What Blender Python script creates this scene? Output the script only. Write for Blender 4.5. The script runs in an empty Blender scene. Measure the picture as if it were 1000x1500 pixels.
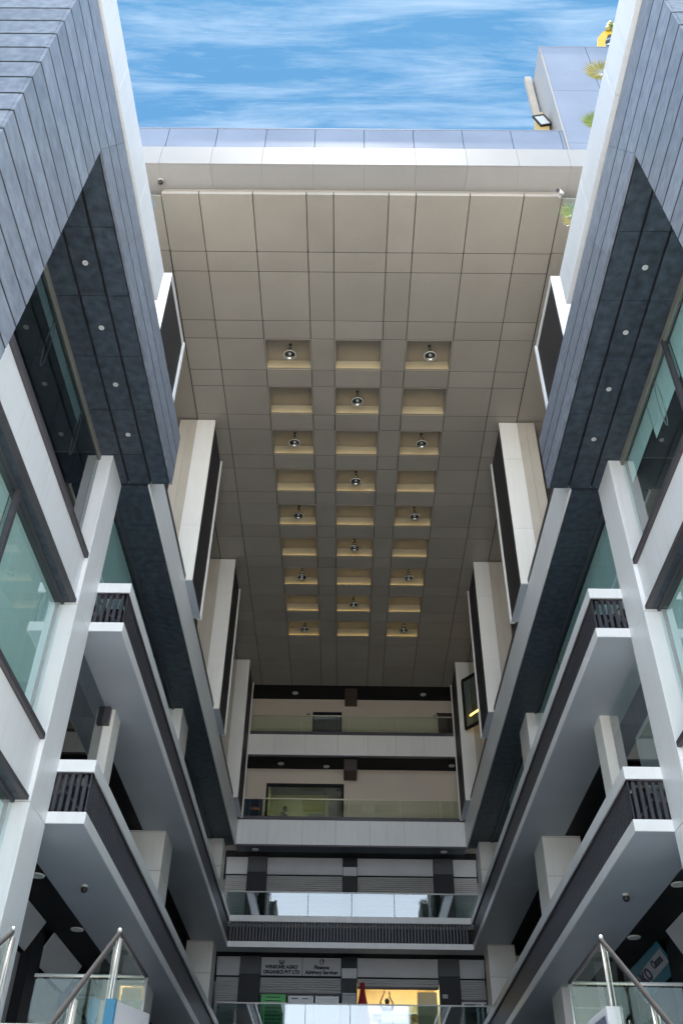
import bpy, bmesh, math, random
from mathutils import Vector, Matrix, Euler
random.seed(7)
sc = bpy.context.scene
COL = sc.collection
rad = math.radians

# ------------------------------------------------------------------ camera
cam_d = bpy.data.cameras.new('camera')
cam = bpy.data.objects.new('camera', cam_d)
COL.objects.link(cam)
cam_d.sensor_fit = 'VERTICAL'
cam_d.sensor_height = 24.0
cam_d.sensor_width = 16.0
cam_d.lens = 1343.85 / 1500.0 * 24.0
cam_d.clip_start = 0.05
cam_d.clip_end = 3000.0
_pi, _ya, _ro = rad(40.181), rad(0.5955), rad(-0.9855)
_sp, _cp = math.sin(_pi), math.cos(_pi)
_R0 = Matrix(((1, 0, 0), (0, _sp, -_cp), (0, _cp, _sp)))
_Yw = Matrix(((math.cos(_ya), math.sin(_ya), 0), (-math.sin(_ya), math.cos(_ya), 0), (0, 0, 1)))
_Rr = Matrix(((math.cos(_ro), math.sin(_ro), 0), (-math.sin(_ro), math.cos(_ro), 0), (0, 0, 1)))
_R = _Rr @ _R0 @ _Yw
cam.matrix_world = Matrix((( _R[0][0], -_R[1][0], -_R[2][0], 0), (_R[0][1], -_R[1][1], -_R[2][1], 0),
                           (_R[0][2], -_R[1][2], -_R[2][2], 0), (0, 0, 0, 1)))
sc.camera = cam

# ------------------------------------------------------------------ sky, sun, exposure
SUN_EL, SUN_AZ = rad(88.8), rad(180)
world = bpy.data.worlds.new('World')
sc.world = world
world.use_nodes = True
wn, wl = world.node_tree.nodes, world.node_tree.links
bg = wn['Background']
bg.inputs[1].default_value = 0.055
sky = wn.new('ShaderNodeTexSky')
sky.sky_type = 'NISHITA'
sky.sun_disc = False
sky.sun_elevation = SUN_EL
sky.sun_rotation = SUN_AZ
sky.air_density = 1.0
sky.dust_density = 0.2
sky.ozone_density = 1.5
# thin cirrus: noise on the sky direction projected onto a high flat layer
geo = wn.new('ShaderNodeNewGeometry')
sep = wn.new('ShaderNodeSeparateXYZ')
wl.new(geo.outputs['Incoming'], sep.inputs[0])
mz = wn.new('ShaderNodeMath'); mz.operation = 'ABSOLUTE'; wl.new(sep.outputs['Z'], mz.inputs[0])
mx = wn.new('ShaderNodeMath'); mx.operation = 'MAXIMUM'; wl.new(mz.outputs[0], mx.inputs[0]); mx.inputs[1].default_value = 0.12
dx = wn.new('ShaderNodeMath'); dx.operation = 'DIVIDE'; wl.new(sep.outputs['X'], dx.inputs[0]); wl.new(mx.outputs[0], dx.inputs[1])
dy = wn.new('ShaderNodeMath'); dy.operation = 'DIVIDE'; wl.new(sep.outputs['Y'], dy.inputs[0]); wl.new(mx.outputs[0], dy.inputs[1])
cmb = wn.new('ShaderNodeCombineXYZ'); wl.new(dx.outputs[0], cmb.inputs[0]); wl.new(dy.outputs[0], cmb.inputs[1])
def cloud_layer(sx, sy, rot, scale, detail, lo, hi, dist):
    mp = wn.new('ShaderNodeMapping'); wl.new(cmb.outputs[0], mp.inputs[0])
    mp.inputs['Scale'].default_value = (sx, sy, 1); mp.inputs['Rotation'].default_value = (0, 0, rot)
    ns = wn.new('ShaderNodeTexNoise'); wl.new(mp.outputs[0], ns.inputs['Vector'])
    ns.inputs['Scale'].default_value = scale; ns.inputs['Detail'].default_value = detail
    ns.inputs['Roughness'].default_value = 0.64; ns.inputs['Distortion'].default_value = dist
    rp = wn.new('ShaderNodeValToRGB'); wl.new(ns.outputs['Fac'], rp.inputs[0])
    rp.color_ramp.elements[0].position = lo; rp.color_ramp.elements[0].color = (0, 0, 0, 1)
    rp.color_ramp.elements[1].position = hi; rp.color_ramp.elements[1].color = (1, 1, 1, 1)
    return rp.outputs[0]
c1 = cloud_layer(2.8, 23.0, rad(8), 1.4, 12, 0.44, 0.84, 0.3)
c2 = cloud_layer(9.0, 50.0, rad(-4), 1.0, 7, 0.54, 0.80, 0.4)
c3 = cloud_layer(2.0, 4.0, 0.0, 1.1, 4, 0.38, 0.66, 0.2)
m1 = wn.new('ShaderNodeMath'); m1.operation = 'MULTIPLY'; wl.new(c2, m1.inputs[0]); wl.new(c3, m1.inputs[1])
m2 = wn.new('ShaderNodeMath'); m2.operation = 'MAXIMUM'; wl.new(c1, m2.inputs[0]); wl.new(m1.outputs[0], m2.inputs[1])
m3 = wn.new('ShaderNodeMath'); m3.operation = 'MULTIPLY'; wl.new(m2.outputs[0], m3.inputs[0]); m3.inputs[1].default_value = 0.50
mixc = wn.new('ShaderNodeMixRGB'); wl.new(m3.outputs[0], mixc.inputs[0]); 
tint = wn.new('ShaderNodeMixRGB'); tint.blend_type = 'MULTIPLY'; tint.inputs[0].default_value = 1.0
wl.new(sky.outputs[0], tint.inputs[1]); tint.inputs[2].default_value = (0.31, 0.58, 0.60, 1)
wl.new(tint.outputs[0], mixc.inputs[1])
mixc.inputs[2].default_value = (4.0, 4.5, 4.9, 1)
# pale haze low over the horizon
hz1 = wn.new('ShaderNodeMath'); hz1.operation = 'SUBTRACT'; hz1.inputs[0].default_value = 1.0; wl.new(mz.outputs[0], hz1.inputs[1]); hz1.use_clamp = True
hz2 = wn.new('ShaderNodeMath'); hz2.operation = 'POWER'; wl.new(hz1.outputs[0], hz2.inputs[0]); hz2.inputs[1].default_value = 2.6
hz3 = wn.new('ShaderNodeMixRGB'); wl.new(hz2.outputs[0], hz3.inputs[0]); wl.new(mixc.outputs[0], hz3.inputs[1]); hz3.inputs[2].default_value = (15.5, 16.8, 18.5, 1)
wl.new(hz3.outputs[0], bg.inputs[0])

sun_d = bpy.data.lights.new('sun', 'SUN')
sun_d.energy = 3.4
sun_d.angle = rad(0.5)
sun_d.color = (1.0, 0.95, 0.87)
sun = bpy.data.objects.new('sun', sun_d)
COL.objects.link(sun)
_sd = Vector((math.sin(SUN_AZ) * math.cos(SUN_EL), math.cos(SUN_AZ) * math.cos(SUN_EL), math.sin(SUN_EL)))
sun.rotation_euler = _sd.to_track_quat('Z', 'Y').to_euler()
sun.location = _sd * 120

vs = sc.view_settings
vs.view_transform = 'Standard'
vs.look = 'None'
vs.gamma = 1.0
vs.exposure = 2.6
vs.use_curve_mapping = False
sc.render.engine = 'CYCLES'
cy = sc.cycles
cy.use_denoising = True
cy.max_bounces = 10
cy.diffuse_bounces = 6
cy.glossy_bounces = 4
cy.transparent_max_bounces = 16
cy.transmission_bounces = 6
cy.caustics_reflective = False
cy.caustics_refractive = False
cy.sample_clamp_indirect = 8.0

# ------------------------------------------------------------------ materials
def new_mat(name):
    m = bpy.data.materials.new(name); m.use_nodes = True
    nt = m.node_tree
    return m, nt.nodes, nt.links, nt.nodes['Principled BSDF']

def paint(name, col, rough=0.5, var=0.06, scale=1.5, metal=0.0, bump=0.0, bscale=40.0, spec=0.5, rnd=0.05, col2=None, stretch=(1, 1, 1), dirt=0.0):
    """base colour with large mottling, fine grain, run-down dirt and a small per-piece shift"""
    m, n, l, p = new_mat(name)
    g = n.new('ShaderNodeNewGeometry')
    mp = n.new('ShaderNodeMapping'); mp.inputs['Scale'].default_value = stretch
    l.new(g.outputs['Position'], mp.inputs[0])
    a = n.new('ShaderNodeTexNoise'); a.inputs['Scale'].default_value = scale; a.inputs['Detail'].default_value = 8; a.inputs['Roughness'].default_value = 0.50
    l.new(mp.outputs[0], a.inputs['Vector'])
    rp = n.new('ShaderNodeValToRGB')
    c2 = col2 or tuple(min(1, c * (1 + var)) for c in col)
    c1 = tuple(c * (1 - var) for c in col) if col2 is None else col
    rp.color_ramp.elements[0].position = 0.3; rp.color_ramp.elements[0].color = (*c1, 1)
    rp.color_ramp.elements[1].position = 0.7; rp.color_ramp.elements[1].color = (*c2, 1)
    l.new(a.outputs['Fac'], rp.inputs[0])
    out = rp.outputs[0]
    if rnd:
        oi = n.new('ShaderNodeObjectInfo')
        mr = n.new('ShaderNodeMapRange'); mr.inputs[3].default_value = 1 - rnd; mr.inputs[4].default_value = 1 + rnd
        l.new(oi.outputs['Random'], mr.inputs[0])
        hs = n.new('ShaderNodeHueSaturation'); l.new(out, hs.inputs['Color']); l.new(mr.outputs[0], hs.inputs['Value'])
        out = hs.outputs[0]
    if dirt:
        mp2 = n.new('ShaderNodeMapping'); mp2.inputs['Scale'].default_value = (6, 6, 0.5); l.new(g.outputs['Position'], mp2.inputs[0])
        d = n.new('ShaderNodeTexNoise'); d.inputs['Scale'].default_value = 1.6; d.inputs['Detail'].default_value = 6; l.new(mp2.outputs[0], d.inputs['Vector'])
        dr = n.new('ShaderNodeMapRange'); dr.inputs[1].default_value = 0.52; dr.inputs[2].default_value = 0.8; dr.inputs[3].default_value = 0; dr.inputs[4].default_value = dirt
        l.new(d.outputs['Fac'], dr.inputs[0])
        mm = n.new('ShaderNodeMixRGB'); l.new(dr.outputs[0], mm.inputs[0]); l.new(out, mm.inputs[1]); mm.inputs[2].default_value = (0.16, 0.145, 0.12, 1)
        out = mm.outputs[0]
    l.new(out, p.inputs['Base Color'])
    rr = n.new('ShaderNodeMapRange'); rr.inputs[3].default_value = rough * 0.85; rr.inputs[4].default_value = min(1, rough * 1.15)
    l.new(a.outputs['Fac'], rr.inputs[0]); l.new(rr.outputs[0], p.inputs['Roughness'])
    p.inputs['Metallic'].default_value = metal
    p.inputs['Specular IOR Level'].default_value = spec
    if bump:
        b = n.new('ShaderNodeTexNoise'); b.inputs['Scale'].default_value = bscale; b.inputs['Detail'].default_value = 5
        l.new(g.outputs['Position'], b.inputs['Vector'])
        bp = n.new('ShaderNodeBump'); bp.inputs['Strength'].default_value = bump; bp.inputs['Distance'].default_value = 0.01
        l.new(b.outputs['Fac'], bp.inputs['Height']); l.new(bp.outputs[0], p.inputs['Normal'])
    return m

def glass(name, tint, refl=0.06, rough=0.02):
    m, n, l, p = new_mat(name)
    n.remove(p)
    t = n.new('ShaderNodeBsdfTransparent'); t.inputs[0].default_value = (*tint, 1)
    g = n.new('ShaderNodeBsdfGlossy'); g.inputs['Roughness'].default_value = rough; g.inputs[0].default_value = (0.95, 0.98, 1, 1)
    f = n.new('ShaderNodeFresnel'); f.inputs[0].default_value = 1.5
    ad = n.new('ShaderNodeMath'); ad.operation = 'ADD'; ad.use_clamp = True; l.new(f.outputs[0], ad.inputs[0]); ad.inputs[1].default_value = refl
    gb = n.new('ShaderNodeNewGeometry')
    iv = n.new('ShaderNodeMath'); iv.operation = 'SUBTRACT'; iv.inputs[0].default_value = 1.0; l.new(gb.outputs['Backfacing'], iv.inputs[1])
    mu = n.new('ShaderNodeMath'); mu.operation = 'MULTIPLY'; l.new(ad.outputs[0], mu.inputs[0]); l.new(iv.outputs[0], mu.inputs[1])
    mx_ = n.new('ShaderNodeMixShader'); l.new(mu.outputs[0], mx_.inputs[0]); l.new(t.outputs[0], mx_.inputs[1]); l.new(g.outputs[0], mx_.inputs[2])
    l.new(mx_.outputs[0], n['Material Output'].inputs[0])
    return m

def emit(name, col, s):
    m, n, l, p = new_mat(name)
    p.inputs['Base Color'].default_value = (*col, 1)
    p.inputs['Emission Color'].default_value = (*col, 1); p.inputs['Emission Strength'].default_value = s
    return m

M = {}
M['clad'] = paint('grey_stone_cladding', (0.135, 0.158, 0.20), 0.45, scale=8.0, col2=(0.245, 0.275, 0.33), bump=0.10, bscale=14, rnd=0.11, stretch=(1, .6, 1.2), dirt=.1)
M['dark_soffit'] = paint('dark_slate_soffit', (0.017, 0.025, 0.036), 0.5, scale=5.5, col2=(0.058, 0.078, 0.108), bump=0.05, bscale=12, rnd=0.10)
M['groove'] = paint('groove_black', (0.012, 0.013, 0.016), 0.7, rnd=0)
M['white'] = paint('white_composite_panel', (0.80, 0.805, 0.815), 0.38, var=0.03, scale=0.8, rnd=0.02, dirt=0.10)
M['parapet'] = paint('white_parapet_toned_down', (0.66, 0.665, 0.675), 0.4, var=0.04, scale=0.8, rnd=0.02, dirt=0.12)  # copy of the white panel, greyed to offset the stronger light there
M['fascia'] = paint('white_fascia_toned_down', (0.285, 0.28, 0.28), 0.4, var=0.03, scale=0.8, rnd=0.02, dirt=0.06)  # white panels; the colour is darkened to offset strong front light
M['cornice'] = paint('grey_cornice_soffit', (0.30, 0.29, 0.28), 0.5, var=0.04, scale=0.8, rnd=0.03, dirt=.06)
M['frame_grey'] = paint('grey_window_head', (0.20, 0.195, 0.17), 0.5, var=0.1, rnd=0.03)
M['rail_dark'] = paint('dark_satin_handrail', (0.012, 0.012, 0.014), 0.5, var=0.1, metal=0.0, spec=0.2, rnd=0)
M['cream'] = paint('cream_composite_panel', (0.79, 0.765, 0.72), 0.4, var=0.03, scale=0.8, rnd=0.02, dirt=0.08)
M['slab_soffit'] = paint('grey_slab_soffit', (0.43, 0.475, 0.54), 0.42, var=0.07, scale=0.7, rnd=0.03)
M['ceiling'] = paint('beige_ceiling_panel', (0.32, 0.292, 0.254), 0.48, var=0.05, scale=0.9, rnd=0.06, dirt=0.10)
M['lip_glow'] = paint('coffer_lip_painted_glow', (0.55, 0.48, 0.33), 0.5, var=0.04, scale=1.0, rnd=0.04)  # yellow glow on the far lip is partly put into this colour
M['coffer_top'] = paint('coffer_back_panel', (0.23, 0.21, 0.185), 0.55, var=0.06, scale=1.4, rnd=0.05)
M['beige_wall'] = paint('beige_wall_panel', (0.50, 0.45, 0.38), 0.5, var=0.05, scale=1.2, rnd=0.04, dirt=.08)
M['corridor'] = paint('corridor_wall_paint', (0.60, 0.51, 0.41), 0.6, var=0.04, scale=0.8, rnd=0)
M['louver'] = paint('dark_louver_metal', (0.055, 0.055, 0.065), 0.42, var=0.15, scale=3, metal=0.2, rnd=0.14)
M['trim'] = paint('dark_trim_metal', (0.075, 0.07, 0.08), 0.45, var=0.12, scale=3, metal=0.2, rnd=0.05)
M['mesh'] = paint('dark_screen_blades', (0.035, 0.033, 0.036), 0.5, var=0.2, scale=6, rnd=0)
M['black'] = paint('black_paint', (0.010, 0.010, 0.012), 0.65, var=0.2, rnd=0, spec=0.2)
M['pilaster'] = paint('dark_polished_pilaster', (0.012, 0.013, 0.016), 0.5, var=0.2, rnd=0, spec=0.25)
M['pil_board'] = paint('charcoal_board', (0.075, 0.075, 0.08), 0.55, var=0.08, rnd=0.03, spec=0.3)
M['board'] = paint('grey_sign_board', (0.46, 0.46, 0.475), 0.55, var=0.05, rnd=0.05)
M['shutter'] = paint('grey_roller_shutter', (0.34, 0.33, 0.325), 0.5, var=0.10, scale=2, metal=0.1, rnd=0.05, stretch=(.3, 1, 3), dirt=.2)
M['blue_panel'] = paint('blue_grey_glazed_panel', (0.20, 0.23, 0.30), 0.22, var=0.12, scale=0.5, rnd=0.04, spec=0.7)
M['steel'] = paint('brushed_steel', (0.36, 0.36, 0.36), 0.4, var=0.05, scale=2, metal=0.5, rnd=0)
M['rail_gold'] = paint('pale_anodised_rail', (0.62, 0.55, 0.42), 0.35, var=0.05, metal=0.5, rnd=0)
M['glass_teal'] = glass('teal_tinted_glass', (0.91, 0.98, 0.97), 0.17)
M['glass_dark'] = glass('dark_tinted_glass', (0.60, 0.66, 0.67), 0.04)
M['glass_rail'] = glass('balustrade_glass', (0.62, 0.72, 0.72), 0.20, 0.01)
M['glass_clear'] = glass('clear_glass', (0.90, 0.94, 0.88), 0.05, 0.01)
M['blind'] = paint('pale_roller_blind', (0.70, 0.86, 0.85), 0.85, var=0.05, scale=0.8, rnd=0.06, stretch=(1, 3, .4))
M['room'] = paint('dim_room_wall', (0.16, 0.155, 0.15), 0.8, var=0.15, scale=0.6, rnd=0)  # dimness of unlit interiors is put into this colour
M['room_dark'] = paint('dark_room', (0.03, 0.032, 0.034), 0.8, var=0.25, scale=0.6, rnd=0)  # darker copy of the room wall, deeper interior shade painted in
M['shop_yellow'] = paint('shop_yellow_wall', (0.80, 0.68, 0.40), 0.7, var=0.05, rnd=0)
M['office_green'] = paint('office_olive_wall', (0.45, 0.43, 0.22), 0.7, var=0.1, rnd=0)
M['paving'] = paint('pale_paving', (0.48, 0.482, 0.48), 0.8, var=0.12, scale=0.5, bump=0.1, bscale=25, rnd=0.04)
M['terrace'] = paint('pale_granite_floor', (0.70, 0.70, 0.70), 0.35, var=0.06, scale=0.5, rnd=0)
M['asphalt'] = paint('asphalt', (0.20, 0.195, 0.185), 0.9, var=0.2, scale=0.2, bump=0.2, bscale=30, rnd=0)
M['lamp_metal'] = paint('lamp_spun_metal', (0.5, 0.48, 0.42), 0.25, var=0.1, metal=0.9, rnd=0)
M['lamp_black'] = paint('lamp_black_metal', (0.02, 0.02, 0.022), 0.4, var=0.1, rnd=0)
M['lens'] = paint('frosted_lens', (0.5, 0.53, 0.55), 0.3, var=0.05, rnd=0)
M['ring'] = paint('pale_lamp_ring', (0.6, 0.6, 0.58), 0.35, var=0.05, rnd=0)
M['red'] = paint('red_fabric', (0.30, 0.012, 0.018), 0.8, var=0.2, scale=5, rnd=0)
M['green_poster'] = paint('green_poster_print', (0.10, 0.50, 0.13), 0.5, var=0.05, rnd=0)
M['poster_white'] = paint('white_poster_print', (0.75, 0.76, 0.80), 0.5, var=0.03, rnd=0.03)
M['ink'] = paint('dark_lettering', (0.03, 0.032, 0.05), 0.6, var=0.05, rnd=0)
M['ink_red'] = paint('maroon_emblem', (0.22, 0.03, 0.06), 0.6, var=0.05, rnd=0)
M['ink_blue'] = paint('blue_emblem', (0.012, 0.10, 0.19), 0.6, var=0.05, rnd=0)
M['ink_orange'] = paint('orange_emblem', (0.55, 0.13, 0.03), 0.6, var=0.05, rnd=0)
M['sign_teal'] = paint('teal_sign_print', (0.015, 0.11, 0.17), 0.5, scale=0.5, col2=(0.02, 0.17, 0.24), rnd=0)
M['sign_pale'] = paint('pale_sign_print', (0.33, 0.34, 0.38), 0.5, var=0.05, rnd=0)
M['yellow'] = paint('yellow_sign_paint', (0.48, 0.31, 0.02), 0.5, var=0.05, rnd=0)
M['flood_body'] = paint('ochre_lamp_body', (0.42, 0.31, 0.12), 0.5, var=0.1, rnd=0)
M['mast'] = paint('beige_mast_paint', (0.30, 0.27, 0.23), 0.5, var=0.1, rnd=0)
M['leaf'] = paint('leaf_green', (0.075, 0.13, 0.022), 0.5, scale=6, col2=(0.16, 0.20, 0.03), rnd=0.25)
M['leaf_yellow'] = paint('leaf_yellow_green', (0.14, 0.14, 0.02), 0.5, scale=5, col2=(0.28, 0.22, 0.03), rnd=0.2)
M['pot'] = paint('planter_terracotta', (0.28, 0.15, 0.09), 0.8, var=0.1, rnd=0)
M['skin'] = paint('skin_tone', (0.30, 0.16, 0.09), 0.55, var=0.05, scale=8, rnd=0)
M['hair'] = paint('black_hair', (0.012, 0.010, 0.010), 0.5, var=0.2, rnd=0)
M['cloth_dark'] = paint('dark_blue_cloth', (0.03, 0.04, 0.07), 0.85, var=0.2, rnd=0)
M['cloth_grey'] = paint('olive_grey_cloth', (0.09, 0.09, 0.07), 0.85, var=0.2, rnd=0)
M['chain'] = paint('blind_chain', (0.45, 0.47, 0.46), 0.5, var=0.05, rnd=0)
M['tube_light'] = emit('tube_light', (1.0, 0.91, 0.70), 8.0)
M['tube_dim'] = emit('office_light', (1.0, 0.92, 0.62), 3.0)
M['led'] = emit('warm_led_strip', (1.0, 0.76, 0.30), 1.5)
M['amber'] = emit('amber_reflection', (1.0, 0.55, 0.05), 3.0)  # no lamp: glow standing in for a reflection in the open sash
M['wood'] = paint('dark_wood_door', (0.05, 0.03, 0.024), 0.45, var=0.2, scale=2, rnd=0, stretch=(8, 8, 1))

# ------------------------------------------------------------------ mesh helpers
class MB:
    def __init__(s): s.v = []; s.f = []
    def add(s, vs_, fs):
        b = len(s.v); s.v += [tuple(v) for v in vs_]; s.f += [[i + b for i in f] for f in fs]; return s
    def box(s, x0, x1, y0, y1, z0, z1):
        x0, x1 = sorted((x0, x1)); y0, y1 = sorted((y0, y1)); z0, z1 = sorted((z0, z1))
        return s.add([(x0, y0, z0), (x1, y0, z0), (x1, y1, z0), (x0, y1, z0), (x0, y0, z1), (x1, y0, z1), (x1, y1, z1), (x0, y1, z1)],
                     [(0, 3, 2, 1), (4, 5, 6, 7), (0, 1, 5, 4), (1, 2, 6, 5), (2, 3, 7, 6), (3, 0, 4, 7)])
    def prism(s, poly, axis, a, b):
        """poly of 2-D points swept along axis 'x' (poly = y,z), 'y' (x,z) or 'z' (x,y)"""
        def P(p, t): return {'x': (t, p[0], p[1]), 'y': (p[0], t, p[1]), 'z': (p[0], p[1], t)}[axis]
        n = len(poly)
        return s.add([P(p, a) for p in poly] + [P(p, b) for p in poly],
                     [list(range(n))[::-1], list(range(n, 2 * n))] + [[i, (i + 1) % n, n + (i + 1) % n, n + i] for i in range(n)])
    def bar(s, p, q, w, h=None):
        h = h or w
        p, q = Vector(p), Vector(q); d = (q - p).normalized()
        up = Vector((0, 0, 1)) if abs(d.z) < .95 else Vector((0, 1, 0))
        a = d.cross(up).normalized() * w / 2; b = a.cross(d).normalized() * h / 2
        vs_ = [p - a - b, p + a - b, p + a + b, p - a + b, q - a - b, q + a - b, q + a + b, q - a + b]
        return s.add(vs_, [(0, 1, 2, 3), (7, 6, 5, 4), (0, 4, 5, 1), (1, 5, 6, 2), (2, 6, 7, 3), (3, 7, 4, 0)])
    def tube(s, pts, r, n=8, cap=True):
        pts = [Vector(p) for p in pts]; rs = r if isinstance(r, (list, tuple)) else [r] * len(pts)
        b = len(s.v); vs_ = []; ref = None
        for i, p in enumerate(pts):
            d = (pts[min(i + 1, len(pts) - 1)] - pts[max(i - 1, 0)]).normalized()
            if ref is None: ref = Vector((0, 0, 1)) if abs(d.z) < .9 else Vector((1, 0, 0))
            a = d.cross(ref)
            a = a.normalized() if a.length > 1e-6 else d.orthogonal().normalized()
            c = d.cross(a)
            for k in range(n):
                t = 2 * math.pi * k / n; vs_.append(p + a * (math.cos(t) * rs[i]) + c * (math.sin(t) * rs[i]))
        fs = []
        for i in range(len(pts) - 1):
            for k in range(n):
                fs.append([i * n + k, i * n + (k + 1) % n, (i + 1) * n + (k + 1) % n, (i + 1) * n + k])
        if cap: fs += [list(range(n))[::-1], [(len(pts) - 1) * n + k for k in range(n)]]
        return s.add(vs_, fs)
    def lathe(s, prof, c=(0, 0, 0), n=20, tilt=None, cap=True):
        vs_ = []
        for r, z in prof:
            for k in range(n):
                t = 2 * math.pi * k / n; v = Vector((r * math.cos(t), r * math.sin(t), z))
                if tilt: v = tilt @ v
                vs_.append(v + Vector(c))
        fs = []
        for i in range(len(prof) - 1):
            for k in range(n): fs.append([i * n + k, i * n + (k + 1) % n, (i + 1) * n + (k + 1) % n, (i + 1) * n + k])
        if cap: fs += [list(range(n))[::-1], [(len(prof) - 1) * n + k for k in range(n)]]
        return s.add(vs_, fs)
    def mesh(s, name):
        me = bpy.data.meshes.new(name); me.from_pydata(s.v, [], s.f); me.validate()
        bm = bmesh.new(); bm.from_mesh(me); bmesh.ops.recalc_face_normals(bm, faces=bm.faces); bm.to_mesh(me); bm.free()
        return me

def link(name, me, m, parent=None, smooth=False):
    o = bpy.data.objects.new(name, me); COL.objects.link(o)
    if m is not None and not me.materials: me.materials.append(m)
    if smooth:
        for p in me.polygons: p.use_smooth = True
    if parent is not None:
        o.parent = parent
        r = parent
        t = Vector(r.location)
        if r.parent is None: o.matrix_parent_inverse = Matrix.Translation(-t) if not r.get('_local') else Matrix()
    return o

def part(name, mb, m, parent, smooth=False, bevel=0.0, kind=None, label=None):
    o = link(name, mb.mesh(name), m, parent, smooth)
    if bevel:
        b = o.modifiers.new('edge', 'BEVEL'); b.width = bevel; b.segments = 1; b.limit_method = 'ANGLE'
    if kind: o['kind'] = kind
    if label: o['label'] = label
    return o

def tag(o, label, cat, group=None):
    o['label'] = label; o['category'] = cat
    if group: o['group'] = group
    return o

def thing(name, loc, label, cat, group=None, local=False):
    """an Empty at the thing's base; its parts are given in world coordinates unless local"""
    o = bpy.data.objects.new(name, None); COL.objects.link(o)
    o.location = loc; o.empty_display_size = 0.3
    if local: o['_local'] = 1
    return tag(o, label, cat, group)

def structure(name, mb, m):
    o = part(name, mb, m, None); o['kind'] = 'structure'; return o

def copy_tree(o, parent=None):
    c = o.copy(); COL.objects.link(c)
    if parent is not None: c.parent = parent
    for ch in list(o.children): copy_tree(ch, c)
    return c

def text_mesh(txt, size, extrude=0.006, bold=0.0, align='CENTER'):
    cu = bpy.data.curves.new('lettering', 'FONT'); cu.body = txt; cu.size = size; cu.extrude = extrude; cu.offset = bold
    cu.align_x = align; cu.align_y = 'CENTER'; cu.resolution_u = 3
    o = bpy.data.objects.new('lettering', cu); COL.objects.link(o)
    dg = bpy.context.evaluated_depsgraph_get()
    me = bpy.data.meshes.new_from_object(o.evaluated_get(dg))
    bpy.data.objects.remove(o); bpy.data.curves.remove(cu)
    return me

def lettering(txt, size, mat4, m, parent, bold=0.0, sx=1.0):
    me = text_mesh(txt, size, bold=bold)
    me.transform(mat4 @ Matrix.Diagonal((sx, 1, 1, 1)))
    me.materials.clear(); me.materials.append(m)
    return link('lettering', me, None, parent)

# ------------------------------------------------------------------ main dimensions (camera eye is the origin)
G = -1.7            # ground
C = 0.235           # centre line of the court
Z1, Z2, Z3, Z4, ZR = 6.10, 10.05, 14.0, 18.0, 21.55   # slab undersides and the roof soffit
YF, YB, YW = 12.82, 38.16, 39.5                       # roof soffit front, back front line, back shop wall
T_LAND = 2.05       # upper ground level
GAP = 0.024
SIDE = {-1: 'left', 1: 'right'}

# ------------------------------------------------------------------ ground
structure('ground', MB().box(-900, 900, -900, 900, G - .5, G - 0.02), M['asphalt'])
structure('courtyard_paving', MB().box(-40, 40, -75, 12.95, G - .4, G), M['paving'])
t = MB(); t.box(-9.5, -3.99, 11.0, 12.95, G, T_LAND); t.box(4.36, 10, 11.0, 12.95, G, T_LAND)
t.box(-9.5, 10, 12.95, 44, G, T_LAND)
structure('upper_terrace', t, M['terrace'])

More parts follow.
